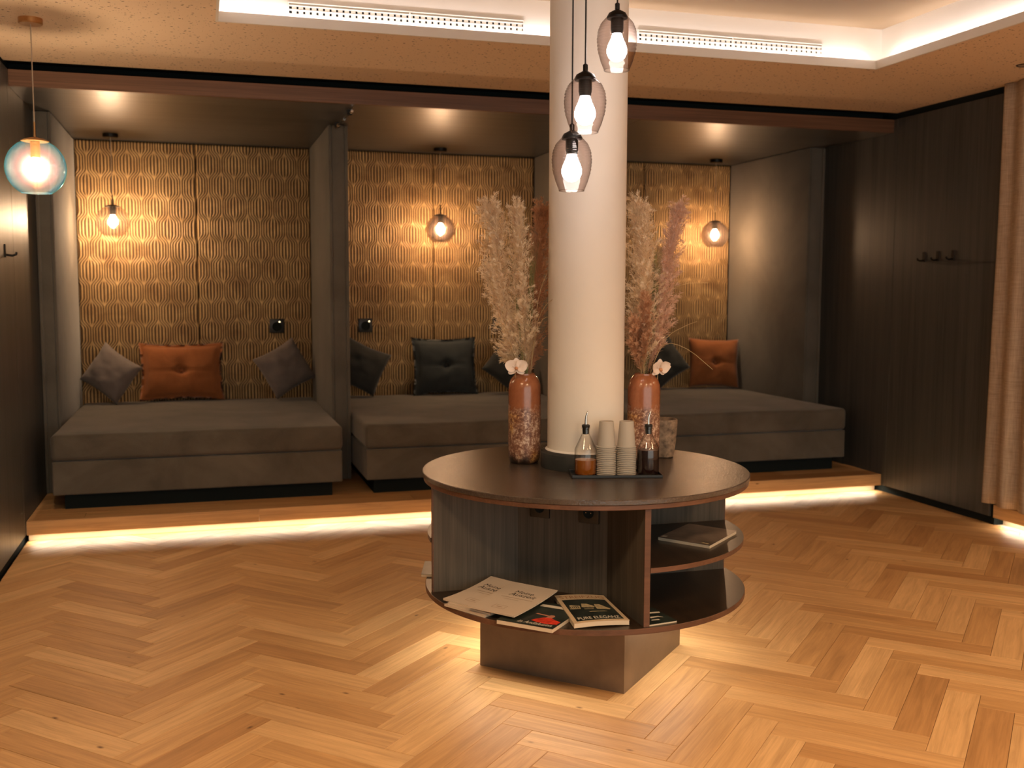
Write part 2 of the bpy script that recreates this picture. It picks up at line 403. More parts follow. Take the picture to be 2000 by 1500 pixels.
# ------------------------------------------------------------------ setting: floor with herringbone planks
Y_FRONT = -2.0
floor = struct('floor', box(XL - 0.03, 5.1, Y_FRONT, YW + 0.06, -0.08, -0.012), M['dark'])
PW, PLN = 0.1139, 0.5695
w_ = PW / math.sqrt(2)
X0, Y0 = 1.7225, 3.026
def clip(poly, lo, hi):
    for ax, val, sgn in ((0, lo[0], 1), (0, hi[0], -1), (1, lo[1], 1), (1, hi[1], -1)):
        out = []
        for i in range(len(poly)):
            a, b = poly[i], poly[(i + 1) % len(poly)]
            da, db = sgn * (a[ax] - val), sgn * (b[ax] - val)
            if da >= 0: out.append(a)
            if da * db < 0:
                t = da / (da - db); out.append((a[0] + (b[0] - a[0]) * t, a[1] + (b[1] - a[1]) * t))
        poly = out
        if len(poly) < 3: return []
    return poly
def in_view(x, y):
    d = Vector((x, y, -CAM_H)); z = d.dot(_f)
    if z < 0.5: return False
    u = 1000 + 2036.24 * d.dot(_r) / z; v = 750 - 2036.24 * d.dot(_u) / z
    return -150 < u < 2150 and v < 1660
GAP = 0.0007
def plank_bm(poly_local, h, bev=0.0012):
    """poly in local plank coordinates (u along, v across); top chamfered"""
    b = bmesh.new(); uvl = b.loops.layers.uv.new('UVMap')
    cxl = sum(p[0] for p in poly_local) / len(poly_local); cyl = sum(p[1] for p in poly_local) / len(poly_local)
    def inset(p, d):
        v = Vector((p[0] - cxl, p[1] - cyl)); s = 1
        return (p[0] - math.copysign(min(d, abs(v.x)), v.x), p[1] - math.copysign(min(d, abs(v.y)), v.y))
    A = [b.verts.new((*inset(p, GAP), -0.0125)) for p in poly_local]
    B = [b.verts.new((*inset(p, GAP), h - bev * 0.6)) for p in poly_local]
    Cc = [b.verts.new((*inset(p, GAP + bev), h)) for p in poly_local]; n = len(poly_local)
    b.faces.new(Cc)
    for i in range(n):
        j = (i + 1) % n
        b.faces.new((B[i], B[j], Cc[j], Cc[i])); b.faces.new((A[i], A[j], B[j], B[i]))
    for f in b.faces:
        for l in f.loops: l[uvl].uv = (l.vert.co.x + 0.3, l.vert.co.y + 0.06)
    bmesh.ops.recalc_face_normals(b, faces=b.faces[:])
    return b
planks = []
lo = (XL - 0.004, Y_FRONT); hi = (XR + 0.03, YS + 0.080)
for kind in (0, 1):
    for i in range(-6, 12):
        for j in range(-60, 60):
            # kind 0 runs towards +x,-y ; kind 1 towards +x,+y
            ox, oy = X0 + i * 10 * w_, Y0 + (2 * j) * w_ - 2 * w_ * i * 0
            oy += -2 * w_ * i
            if kind == 0: c = (ox + 3 * w_, oy - 2 * w_); ang = R(-45)
            else: c = (ox + 8 * w_, oy - 3 * w_); ang = R(45)
            if not (lo[0] - 0.3 < c[0] < hi[0] + 0.3 and lo[1] - 0.3 < c[1] < hi[1] + 0.3): continue
            planks.append((c, ang))
full_local = [(-PLN / 2, -PW / 2), (PLN / 2, -PW / 2), (PLN / 2, PW / 2), (-PLN / 2, PW / 2)]
rec = []
for c, ang in planks:
    ca, sa = math.cos(ang), math.sin(ang)
    poly = [(c[0] + u * ca - v * sa, c[1] + u * sa + v * ca) for u, v in full_local]
    cl = clip(poly, lo, hi)
    if len(cl) < 3: continue
    area = abs(sum(cl[i][0] * cl[(i + 1) % len(cl)][1] - cl[(i + 1) % len(cl)][0] * cl[i][1] for i in range(len(cl)))) / 2
    if area < 4e-4: continue
    whole = abs(area - PLN * PW) < 1e-5
    local = full_local if whole else [((x - c[0]) * ca + (y - c[1]) * sa, -(x - c[0]) * sa + (y - c[1]) * ca) for x, y in cl]
    vis = any(in_view(*q) for q in cl) and not (abs(c[0] - TC[0]) + abs(c[1] - TC[1]) < 0.16)
    rec.append(((c[0] ** 2 + c[1] ** 2 + CAM_H ** 2) / max(area, 1e-3) ** 0.5 + (0 if vis else 1e6), c, ang, local, whole))
rec.sort(key=lambda r: r[0])
shared = None; rest = bmesh.new(); rest.loops.layers.uv.new('UVMap')
rnd = random.Random(3)
for idx, (key, c, ang, local, whole) in enumerate(rec):
    h = rnd.uniform(-0.0003, 0.0003)
    if idx < 296 and key < 1e6:
        if whole:
            if shared is None:
                o = obj('plank', plank_bm(local, 0.0), M['oak'], floor, world=False); shared = o.data
            else: o = link(bpy.data.objects.new('plank', shared)); o.parent = floor
        else: o = obj('plank', plank_bm(local, 0.0), M['oak'], floor, world=False)
        o.location = (c[0], c[1], h); o.rotation_euler = (0, 0, ang)
    else:
        b = plank_bm(local, h); b.transform(Matrix.Translation((c[0], c[1], 0)) @ Matrix.Rotation(ang, 4, 'Z'))
        me = bpy.data.meshes.new('tmp'); b.to_mesh(me); b.free(); rest.from_mesh(me); bpy.data.meshes.remove(me)
o = obj('plank_field', rest, M['oak_far'], floor, world=False); o['kind'] = 'stuff'

# ------------------------------------------------------------------ walls
def wall_panels(name, x, side, seams, z0=0.05, z1=2.585):
    back = x + side * 0.02
    wall = struct(name, box(*sorted((back, back + side * 0.06)), seams[0], YW + 0.06, -0.01, 2.70), M['dark'])
    for a, b_ in zip(seams, seams[1:]):
        obj('panel', box(*sorted((x, back)), a + 0.0015, b_ - 0.0015, z0, z1, 0.0012), M['walnut_v'], wall)
    return wall
wall_left = wall_panels('wall_left', XL, -1, [Y_FRONT, -0.8, 0.37, 1.54, 2.70, 3.86, 5.03, 6.19, 8.29])
wall_right = wall_panels('wall_right', XR, 1, [5.187, 6.19, 8.29])
b = box(4.60, 5.06, 5.15, 5.187, -0.01, 2.70)                     # return of the panel wall into the curtain niche
obj('wall_return', b, M['dark'], wall_right)
obj('edge_trim', box(XR - 0.001, XR + 0.02, 5.178, 5.187, 0.05, 2.585, 0.001), M['walnut_v'], wall_right)
struct('wall_niche', box(5.0, 5.06, Y_FRONT, 5.15, -0.01, 2.70), M['linen'])
wall_back = struct('wall_back', box(XL - 0.08, XR + 0.08, YW + 0.012, YW + 0.08, -0.01, 2.60), M['dark'])

# relief panels
def relief_panel(x0, x1, z0, z1, ox, oz):
    a, rows = 0.188, 0.157; BW = 0.043; D = (a / 2 - BW) / 2
    nx, nz = int((x1 - x0) / 0.0036), int((z1 - z0) / 0.0062)
    X, Z = np.meshgrid(np.linspace(x0, x1, nx + 1), np.linspace(z0, z1, nz + 1))
    def bulge(par):
        c = np.clip(1.45 * np.cos(np.pi * (Z - oz) / rows) * np.where(par % 2 == 0, 1, -1), -1, 1)
        return BW * (0.5 + 0.5 * (1.5 * c - 0.5 * c ** 3))
    k = np.round((X - ox) / (a / 2)); T = np.full(X.shape, 9.0); B = np.zeros(X.shape)
    for dq in (-1, 0, 1):
        bq = bulge(k + dq); t = np.abs(X - ox - (k + dq) * a / 2) - bq
        B = np.where(t < T, bq, B); T = np.minimum(T, t)
    f = np.clip(B / 0.030, 0, 1)
    inner = 1 - f + f * (0.5 - 0.5 * np.cos(2 * np.pi * 1.75 * (T + B) / np.maximum(B, 1e-4)))
    ph = 1.75 * f + 1.5 * (1 - f)
    Hh = np.where(T >= 0, 0.5 - 0.5 * np.cos(2 * np.pi * (ph + np.clip(T, 0, 1) * (3.0 - ph) / D)), inner)
    e = np.clip(np.minimum(np.minimum(X - x0, x1 - X), np.minimum(Z - z0, z1 - Z)) / 0.012, 0, 1)
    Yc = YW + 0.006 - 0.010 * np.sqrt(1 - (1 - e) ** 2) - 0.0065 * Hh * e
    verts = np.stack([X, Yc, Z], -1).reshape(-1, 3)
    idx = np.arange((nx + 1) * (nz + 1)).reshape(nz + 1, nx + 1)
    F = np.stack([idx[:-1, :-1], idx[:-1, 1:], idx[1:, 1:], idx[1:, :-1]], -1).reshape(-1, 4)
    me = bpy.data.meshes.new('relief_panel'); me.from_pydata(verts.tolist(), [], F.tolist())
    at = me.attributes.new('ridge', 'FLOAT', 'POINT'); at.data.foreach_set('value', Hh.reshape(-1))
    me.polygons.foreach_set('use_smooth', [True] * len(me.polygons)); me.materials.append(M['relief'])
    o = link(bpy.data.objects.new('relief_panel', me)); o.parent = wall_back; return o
ZR0 = 0.50
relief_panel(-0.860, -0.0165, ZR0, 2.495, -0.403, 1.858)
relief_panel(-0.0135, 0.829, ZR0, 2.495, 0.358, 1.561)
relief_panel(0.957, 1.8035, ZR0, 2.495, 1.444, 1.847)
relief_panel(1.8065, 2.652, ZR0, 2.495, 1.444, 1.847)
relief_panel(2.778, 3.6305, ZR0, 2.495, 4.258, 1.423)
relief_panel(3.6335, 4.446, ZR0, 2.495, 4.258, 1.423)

# ------------------------------------------------------------------ ceilings
b = bmesh.new()
CT = 0.014
for x0, x1, y0, y1 in ((XL - 0.02, RX0, Y_FRONT, YS), (RX1, 5.06, Y_FRONT, YS), (RX0, RX1, RY1, YS), (RX0, RX1, Y_FRONT, RY0)):
    box(x0, x1, y0, y1, ZC, ZC + CT, bm=b)
ceiling = struct('ceiling', b, M['ceiling'])
b = bmesh.new(); L = 0.012                                        # upstand around the recess opening
for x0, x1, y0, y1 in ((RX0, RX1, RY1 - L, RY1), (RX0, RX1, RY0, RY0 + L), (RX0, RX0 + L, RY0 + L, RY1 - L), (RX1 - L, RX1, RY0 + L, RY1 - L)):
    box(x0, x1, y0, y1, ZC - 0.001, ZC + 0.045, bm=b)
obj('cove_lip', b, M['white'], ceiling)
b = bmesh.new(); q = SB
for x0, x1, y0, y1 in ((RX0 - q, RX1 + q, RY1 + q, RY1 + q + 0.02), (RX0 - q, RX1 + q, RY0 - q - 0.02, RY0 - q), (RX0 - q - 0.02, RX0 - q, RY0 - q, RY1 + q), (RX1 + q, RX1 + q + 0.02, RY0 - q, RY1 + q)):
    box(x0, x1, y0, y1, ZC + CT, ZU + 0.02, bm=b)
obj('cove_side', b, M['white'], ceiling)
obj('upper_panel', box(RX0 - q - 0.02, RX1 + q + 0.02, RY0 - q - 0.02, RY1 + q + 0.02, ZU, ZU + 0.02), M['upper'], ceiling)
b = bmesh.new()
for x0, x1, y0, y1 in ((RX0, RX1, RY1 + 0.045, RY1 + 0.065), (RX0 - 0.065, RX0 - 0.045, RY0, RY1), (RX1 + 0.045, RX1 + 0.065, RY0, RY1)):
    box(x0, x1, y0, y1, ZC + CT, ZC + CT + 0.012, bm=b)
obj('led_strip', b, M['led'], ceiling)
# alcove ceiling, front beam and shadow gap
alc = struct('ceiling', box(XL, XR, YS + 0.03, YW + 0.02, ZA + 0.02, ZA + 0.05), M['dark'])
for a, c in ((XL, 0.89), (0.89, 2.715), (2.715, XR)):
    obj('panel', box(a + 0.001, c - 0.001, YS + 0.03, YW + 0.01, ZA, ZA + 0.02, 0.0008), M['walnut_x'], alc)
struct('beam', box(XL, XR, YS, YS + 0.03, ZA, 2.585, 0.0015), walnut('walnut_beam', 'X', (0.085, 0.042, 0.024), (0.20, 0.105, 0.060)))
b = box(XL - 0.02, XR + 0.02, YS + 0.16, YS + 0.18, 2.50, ZC + 0.05)
box(XL - 0.08, 5.06, YS - 0.005, YS + 0.18, ZC + CT, ZC + 0.05, bm=b)
box(XL - 0.02, XR + 0.02, YS + 0.025, YS + 0.17, 2.560, 2.584, bm=b)
struct('trim_1', b, M['dark'])

# ------------------------------------------------------------------ column
CC = (1.42, 3.77)
pillar = struct('pillar', lathe([(0.147, 0.742), (0.147, 0.80), (0.147, 1.2), (0.147, 1.8), (0.147, ZU)], 64, center=(*CC, 0)), M['column'], smooth=True)
obj('collar', lathe([(0.147, 0.806), (0.158, 0.8055), (0.172, 0.798), (0.173, 0.796), (0.173, 0.7405)], 64, center=(*CC, 0)), M['collar'], pillar, True, label='dark slate base collar')
obj('sealant_bead', lathe([(0.147, 0.812), (0.154, 0.809), (0.156, 0.805), (0.147, 0.804)], 64, center=(*CC, 0)), M['white'], pillar, True)

# ------------------------------------------------------------------ raised platform (alcove step) and curtain-side ledge
pf = thing('platform', 'long oak step running below the three daybeds, lit by a strip under its nosing', 'platform', (1.81, YS, 0))
def board(x0, x1, y0, y1, z0, z1, parent, name, along='x'):
    bm = bmesh.new(); uvl = bm.loops.layers.uv.new('UVMap')
    box(x0, x1, y0, y1, z0, z1, 0.0012, bm=bm)
    for f in bm.faces:
        for l in f.loops:
            c = l.vert.co
            l[uvl].uv = ((c.x, c.y + c.z * 1.7) if along == 'x' else (c.y, c.x + c.z * 1.7))
    return obj(name, bm, M['oak'], parent)
xs = [XL + 0.003, 0.3, 2.05, XR - 0.004]
for k, (a, c) in enumerate(zip(xs, xs[1:])):
    board(a + 0.0006, c - 0.0006, YS, YS + 0.02, 0.048, 0.126, pf, 'nosing')
yy = YS + 0.0206; row = 0
while yy < YW - 0.05:
    y2 = min(yy + 0.145, YW - 0.02)
    sx = [XL + 0.003] + sorted(XL + 0.3 + ((row * 0.77 + k * 1.9) % 5.5) for k in range(3)) + [XR - 0.004]
    for a, c in zip(sx, sx[1:]):
        if c - a > 0.05: board(a + 0.0006, c - 0.0006, yy + 0.0006, y2 - 0.0006, 0.110, 0.126, pf, 'deck_board')
    yy = y2; row += 1
obj('riser', box(XL + 0.001, XR - 0.001, YS + 0.078, YS + 0.090, 0.0, 0.110), M['riser'], pf)
obj('led_strip', box(XL + 0.01, XR - 0.01, YS + 0.030, YS + 0.042, 0.0535, 0.058), M['led'], pf)
ld = thing('ledge', 'oak ledge below the linen curtain, lit by a strip under its edge', 'ledge', (4.6, 2.6, 0))
board(4.585, 4.605, Y_FRONT, 3.4, 0.048, 0.126, ld, 'nosing', 'y'); board(4.585, 4.605, 3.401, 5.145, 0.048, 0.126, ld, 'nosing', 'y')
board(4.606, 4.80, Y_FRONT, 5.145, 0.110, 0.126, ld, 'deck_board', 'y'); board(4.801, 4.995, Y_FRONT, 5.145, 0.110, 0.126, ld, 'deck_board', 'y')
obj('riser', box(4.663, 4.675, Y_FRONT, 5.145, -0.011, 0.110), M['riser'], ld)
obj('led_strip', box(4.615, 4.627, Y_FRONT + 0.1, 5.13, 0.0535, 0.058), M['led'], ld)
# floor strip in front of the ledge riser
fs = box(XR + 0.03, 4.663, Y_FRONT, 5.145, -0.012, 0.0); fs.loops.layers.uv.new('UVMap')
obj('floor_strip', fs, M['riser'], floor, world=False)

# ------------------------------------------------------------------ fabric dividers
def divider(x0, x1, label):
    t = thing('divider', label, 'divider', ((x0 + x1) / 2, 7.046, 0.126), group='fabric dividers between the alcoves')
    w = 0.018 if x1 - x0 < 0.12 else 0.022
    for k, (a, c) in enumerate(((x0, x0 + w), (x1 - w, x1))):
        obj('side_panel', box(a, c, 7.046, YW - 0.006, 0.127, ZA - 0.002, 0.006, 2), M['divider'], t, True)
    obj('front_panel', box(x0 + w, x1 - w, 7.052, 7.09, 0.127, ZA - 0.002, 0.006, 2), M['divider'], t, True)
    obj('core', box(x0 + w, x1 - w, 7.09, YW - 0.006, 0.127, ZA - 0.004), M['dark'], t)
divider(-0.961, -0.860, 'narrow grey fabric divider against the wood wall beside the clear pendant globe')
divider(0.829, 0.957, 'tall grey fabric divider beside the grey cushion, between first and middle daybed')
divider(2.652, 2.778, 'tall grey fabric divider half hidden behind the white column')
divider(4.446, 4.584, 'grey fabric divider lit by a pendant, beside the orange cushion')

# ------------------------------------------------------------------ daybeds
def soft_box(x0, x1, y0, y1, z0, z1, r, crown=0.0, wob=0.0):
    b = bmesh.new(); nx, ny = 22, 18
    box(x0, x1, y0, y1, z0, z1, r, 4, bm=b)
    bmesh.ops.subdivide_edges(b, edges=[e for e in b.edges if e.calc_length() > 0.3], cuts=14, use_grid_fill=True)
    for v in b.verts:
        u = (v.co.x - x0) / (x1 - x0) * 2 - 1; w = (v.co.y - y0) / (y1 - y0) * 2 - 1
        if v.co.z > (z0 + z1) / 2:
            v.co.z += crown * (1 - u ** 4) * (1 - w ** 4) + wob * noise.noise((v.co.x * 2.5, v.co.y * 2.5, 3))
        elif wob: v.co.z += 0
        if v.co.y < y0 + 0.01 and wob: v.co.y += 0.4 * wob * noise.noise((v.co.x * 3, v.co.z * 5, 9))
    return b
def daybed(x0, x1, label):
    t = thing('daybed', label, 'daybed', ((x0 + x1) / 2, 7.35, 0.126), group='daybeds in the alcoves')
    y0, y1 = 6.455, YW - 0.028
    obj('mattress', soft_box(x0, x1, y0, y1, 0.420, 0.572, 0.028, 0.008, 0.006), M['chenille'], t, True)
    obj('box_base', soft_box(x0 + 0.004, x1 - 0.004, y0 + 0.006, y1, 0.220, 0.416, 0.010, 0, 0.002), M['chenille'], t, True)
    obj('plinth', box(x0 + 0.06, x1 - 0.06, y0 + 0.075, y1 - 0.02, 0.126, 0.220), M['dark'], t)
daybed(-0.852, 0.826, 'brown-grey upholstered daybed with one rust and two grey cushions')
daybed(0.968, 2.644, 'brown-grey upholstered daybed with slate cushions, behind the left pampas vase')
daybed(2.788, 4.438, 'brown-grey upholstered daybed by the wood wall, behind the right pampas vase')

# ------------------------------------------------------------------ cushions
def cushion(label, mat, loc, size, thick, roll, lean, yaw=0, tuft=False, flange=0.0, seed=1):
    """loc: centre of the cushion; upright in XZ, then rolled about its normal, leaned back, turned"""
    n = 26; w, h = size; b = bmesh.new(); gr = {}
    rn = Vector((seed * 3.1, seed * 1.7, 0))
    for s in (1, -1):
        for i in range(n + 1):
            for j in range(n + 1):
                u, v = i / n * 2 - 1, j / n * 2 - 1
                e = max(abs(u), abs(v))
                if s == -1 and e > 0.999: gr[(s, i, j)] = gr[(1, i, j)]; continue
                pin = 1 - 0.07 * (1 - v * v) * abs(u) - 0.0
                x = u * w / 2 * (1 - 0.07 * (1 - v * v)); z = v * h / 2 * (1 - 0.09 * (1 - u * u))
                fu = max(0, 1 - (abs(u) / (1 - flange)) ** 2.6) if abs(u) < 1 - flange else 0
                fv = max(0, 1 - (abs(v) / (1 - flange)) ** 2.6) if abs(v) < 1 - flange else 0
                t = thick / 2 * (fu * fv) ** 0.42
                if tuft:
                    r = math.hypot(u, v); t *= 1 - 0.62 * math.exp(-(r / 0.13) ** 2) - 0.16 * math.exp(-(v / 0.05) ** 2) * (1 - abs(u)) - 0.10 * math.exp(-(u / 0.05) ** 2) * (1 - abs(v))
                t += 0.0045 * (fu * fv) ** 0.5 * noise.noise(Vector((u * 2.6, v * 4.0, s * 2)) + rn)
                wv = 0.010 * noise.noise(Vector((u * 2, v * 2, 7)) + rn)
                gr[(s, i, j)] = b.verts.new((x, -s * t + wv, z))
    for s in (1, -1):
        for i in range(n):
            for j in range(n):
                q = [gr[(s, i, j)], gr[(s, i + 1, j)], gr[(s, i + 1, j + 1)], gr[(s, i, j + 1)]]
                if len(set(q)) < 3: continue
                try: b.faces.new(q if s == 1 else list(reversed(q)))
                except ValueError: pass
    mt = Matrix.Rotation(yaw, 4, 'Z') @ Matrix.Rotation(lean, 4, 'X') @ Matrix.Rotation(roll, 4, 'Y')
    if tuft:
        root = thing('cushion', label, 'cushion', loc, 0, 'cushions on the daybeds')
        b.transform(Matrix.Translation(loc) @ mt); obj('cover', b, mat, root, 'all')
        k = lathe([(0.0, 0.0), (0.012, 0.001), (0.014, 0.005), (0.009, 0.010), (0, 0.012)], 12)
        k.transform(Matrix.Translation(loc) @ mt @ Matrix.Translation((0, -thick * 0.17, 0)) @ Matrix.Rotation(R(90), 4, 'X')); obj('button', k, mat, root, True)
    else:
        b.transform(mt); o = obj('cushion', b, mat, None, 'all'); o.location = loc; tag(o, label, 'cushion', 'cushions on the daybeds')
cushion('plain grey velvet cushion standing on its corner left of the rust cushion', M['cush_grey'], (-0.64, 8.09, 0.800), (0.35, 0.33), 0.16, R(32), R(-14), R(-22), seed=1)
cushion('wide rust tufted cushion with a button, between two grey cushions', M['cush_rust'], (-0.149, 8.15, 0.800), (0.61, 0.44), 0.17, 0, R(-12), 0, True, 0.09, seed=2)
cushion('plain grey velvet cushion leaning on the divider right of the rust cushion', M['cush_grey'], (0.60, 8.08, 0.815), (0.37, 0.355), 0.17, R(-27), R(-16), R(14), seed=3)
cushion('charcoal cushion tilted behind the divider, on the left end of the middle daybed', M['cush_dark'], (1.185, 8.09, 0.815), (0.36, 0.36), 0.15, R(24), R(-14), R(-8), seed=4)
cushion('square slate tufted cushion with flanged edge in the middle of its daybed', M['cush_slate'], (1.86, 8.14, 0.805), (0.53, 0.47), 0.17, 0, R(-12), 0, True, 0.08, seed=5)
cushion('charcoal cushion tilted behind the left pampas vase', M['cush_dark'], (2.37, 8.05, 0.800), (0.36, 0.34), 0.15, R(40), R(-14), R(10), seed=6)
cushion('charcoal cushion behind the right orchid and vase', M['cush_dark'], (3.74, 8.08, 0.805), (0.36, 0.34), 0.15, R(-33), R(-14), R(-6), seed=7)
cushion('orange tufted cushion against the pendant-lit right divider', M['cush_rust'], (4.20, 8.05, 0.795), (0.44, 0.43), 0.16, R(2), R(-12), R(-12), True, 0.05, seed=8)

# ------------------------------------------------------------------ globe pendants
def globe_profile(r):
    out = []
    for k in range(0, 25):
        a = -math.pi / 2 + 0.52 + (math.pi - 0.52 - 0.42) * k / 24
        out.append((r * math.cos(a), r * math.sin(a)))
    return out
def globe_pendant(label, x, y, zc, r, ztop, glass, metal, cord, warm=True):
    t = thing('pendant_lamp', label, 'lamp', (x, y, ztop), group='globe pendants')
    obj('canopy', lathe([(0.0, ztop - 0.026), (0.048, ztop - 0.026), (0.052, ztop - 0.022), (0.052, ztop), (0.0, ztop)], 28, center=(x, y, 0)), metal, t, True)
    obj('cable', tube([(x, y, ztop - 0.026), (x, y, zc + r + 0.07)], 0.0028, 6), cord, t, True)
    obj('stem', lathe([(0.0045, zc + r + 0.075), (0.0055, zc + r + 0.0), (0.0055, zc + r * 0.95)][::-1], 12, center=(x, y, 0), cap_top=True), metal, t, True)
    obj('cap', lathe([(0.0, zc + r * 0.93), (r * 0.45, zc + r * 0.90), (r * 0.46, zc + r * 0.93), (r * 0.30, zc + r * 1.00), (0.012, zc + r * 1.05), (0.0, zc + r * 1.05)], 28, center=(x, y, 0)), metal, t, True)
    obj('glass_globe', lathe(globe_profile(r), 40, center=(x, y, zc)), glass, t, 'all')
    sk = obj('socket', lathe([(0.0, zc + 0.046), (0.019, zc + 0.046), (0.021, zc + 0.05), (0.021, zc + r * 0.91), (0.0, zc + r * 0.91)], 16, center=(x, y, 0)), metal, t, True)
    obj('bulb', lathe([(0.0, -0.034), (0.014, -0.031), (0.025, -0.022), (0.031, -0.008), (0.0315, 0.004), (0.027, 0.018), (0.018, 0.034), (0.0135, 0.047)], 16, center=(x, y, zc)), M['bulb'], t, 'all')
globe_pendant('iridescent blue-tinted glass globe pendant with brass fittings by the left wall', -0.708, 5.248, 1.966, 0.131, ZC, M['irid'], M['brass'], M['cord'])
globe_pendant('clear glass globe pendant above the grey and rust cushions', -0.585, 7.967, 1.888, 0.115, ZA, M['globe_glass'], M['blackmetal'], M['cord'])
globe_pendant('smoked glass globe pendant above the slate tufted cushion', 1.795, 7.989, 1.880, 0.113, ZA, M['mirror_globe'], M['blackmetal'], M['cord'])
globe_pendant('smoked glass globe pendant above the orange cushion', 4.142, 7.970, 1.877, 0.115, ZA, M['mirror_globe'], M['blackmetal'], M['cord'])

# ------------------------------------------------------------------ cluster pendants in front of the column
def cluster_pendant(label, x, y, zb, zt, r):
    t = thing('pendant_lamp', label, 'lamp', (x, y, ZU), group='smoked glass pendants over the round table')
    h = zt - zb
    prof = [(r * 0.62, 0), (r * 0.80, 0.16), (r * 0.95, 0.36), (r, 0.55), (r * 0.95, 0.72), (r * 0.80, 0.85), (r * 0.58, 0.94), (r * 0.40, 0.975)]
    fine = []
    for k in range(60):                                          # ribbed glass: fine threads wound round the upper half
        u = k / 59 * (len(prof) - 1); i = min(int(u), len(prof) - 2); f = u - i
        rr = prof[i][0] * (1 - f) + prof[i + 1][0] * f; zz = prof[i][1] * (1 - f) + prof[i + 1][1] * f
        fine.append((rr + (0.0011 * math.sin(k * 2.2) if 0.3 < zz < 0.95 else 0), zb + zz * h))
    obj('glass_shade', lathe(fine, 44, center=(x, y, 0)), M['smoke'], t, 'all')
    obj('rim', lathe([(r * 0.62 - 0.0015, zb), (r * 0.62 + 0.001, zb - 0.001), (r * 0.62 + 0.0015, zb + 0.002), (r * 0.62 - 0.001, zb + 0.003)], 44, center=(x, y, 0)), M['clear'], t, 'all')
    obj('cap', lathe([(0.0, zt - 0.012), (r * 0.50, zt - 0.012), (r * 0.52, zt - 0.006), (r * 0.42, zt + 0.006), (r * 0.2, zt + 0.014), (0.008, zt + 0.017), (0.008, zt + 0.036), (0.003, zt + 0.040), (0, zt + 0.040)], 28, center=(x, y, 0)), M['blackmetal'], t, True)
    obj('socket', lathe([(0, zt - 0.060), (0.018, zt - 0.060), (0.021, zt - 0.045), (0.021, zt - 0.012), (0, zt - 0.012)], 18, center=(x, y, 0)), M['blackmetal'], t, True)
    zc = zt - 0.112
    obj('bulb', lathe([(0, -0.038), (0.014, -0.035), (0.026, -0.026), (0.033, -0.011), (0.0335, 0.002), (0.029, 0.017), (0.021, 0.034), (0.015, 0.052)], 16, center=(x, y, zc)), M['bulb_c'], t, 'all')
    obj('cable', tube([(x, y, zt + 0.04), (x, y, ZU - 0.02)], 0.0030, 6), M['black'], t, True)
    obj('canopy', lathe([(0, ZU - 0.025), (0.045, ZU - 0.025), (0.048, ZU - 0.02), (0.048, ZU), (0, ZU)], 24, center=(x, y, 0)), M['blackmetal'], t, True)
cluster_pendant('smoked ribbed glass pendant hanging lowest in front of the column', 1.182, 3.288, 1.747, 1.926, 0.0665)
cluster_pendant('smoked ribbed glass pendant in the middle of the three before the column', 1.170, 3.136, 1.915, 2.087, 0.0665)
cluster_pendant('smoked ribbed glass pendant hanging highest of the three before the column', 1.334, 3.281, 2.144, 2.322, 0.0665)

# ------------------------------------------------------------------ air vents in the cove face
def air_vent(x0, x1, label):
    yf = RY1 + SB; z0, z1 = 2.709, 2.769
    t = thing('air_vent', label, 'vent', ((x0 + x1) / 2, yf, z0), group='slot vents in the ceiling recess')
    obj('backing', box(x0, x1, yf - 0.0012, yf - 0.0002, z0, z1), M['dark'], t)
    for z, hh in ((z0, 0.006), (z0 + 0.0195, 0.007), (z0 + 0.040, 0.006), (z1 - 0.005, 0.005)):
        obj('rail', box(x0, x1, yf - 0.009, yf - 0.0012, z, z + hh, 0.0008), M['white'], t)
    obj('slot_face', box(x0, x1, yf - 0.004, yf - 0.0012, z0 + 0.046, z1 - 0.005), plain('vent_shade', (0.45, 0.42, 0.34), 0.6), t)
    for x in (x0 - 0.006, x1, (x0 + x1) / 2 - 0.003): obj('end_bar', box(x, x + 0.006, yf - 0.010, yf - 0.0012, z0, z1, 0.0008), M['white'], t)
    n = int((x1 - x0) / 0.0305); me = None
    for zz, hz in ((z0 + 0.006, 0.0135), (z0 + 0.0265, 0.0135)):
        for k in range(n):
            xx = x0 + 0.010 + (x1 - x0 - 0.01) * k / n
            if me is None:
                o = obj('vane', box(-0.0105, 0.0105, -0.003, 0.003, 0, hz), M['vent_vane'], t, world=False); me = o.data
            else: o = link(bpy.data.objects.new('vane', me)); o.parent = t
            o.location = Vector((xx + 0.014, yf - 0.0044, zz)) - t.location
M['vent_vane'] = plain('vent_vane', (0.50, 0.47, 0.40), 0.6)
air_vent(0.430, 1.585, 'white slot air vent in the ceiling recess, left of the column')
air_vent(2.216, 3.302, 'white slot air vent in the ceiling recess, right of the column')

# ------------------------------------------------------------------ round shelf table
tb = thing('shelf_table', 'round walnut shelf table with dark stone top built around the white column', 'table', (*TC, 0))
obj('plinth', prism([(TC[0] + 0.415 * math.cos(R(90 * k)), TC[1] + 0.415 * math.sin(R(90 * k))) for k in range(4)], 0.0, 0.282), M['bronze'], tb)
def disc(z0, z1, r, bev, mats, parent, name, hole=None, n=96):
    prof = [(0, z0), (r - bev, z0), (r, z0 + bev), (r, z1 - bev), (r - bev, z1), (0, z1)]
    bm = lathe(prof, n, center=(*TC, 0))
    for f in bm.faces:
        c = f.calc_center_median(); f.material_index = 1 if math.hypot(c.x - TC[0], c.y - TC[1]) > r - bev * 1.5 else 0
    o = obj(name, bm, mats, parent, True); return o
disc(0.282, 0.302, 0.612, 0.0015, [M['walnut_s'], M['edge']], tb, 'bottom_shelf')
disc(0.704, 0.721, 0.617, 0.0015, [M['walnut_s'], M['edge']], tb, 'top_board')
disc(0.721, 0.740, 0.622, 0.0025, [M['stone'], M['stone']], tb, 'stone_top')
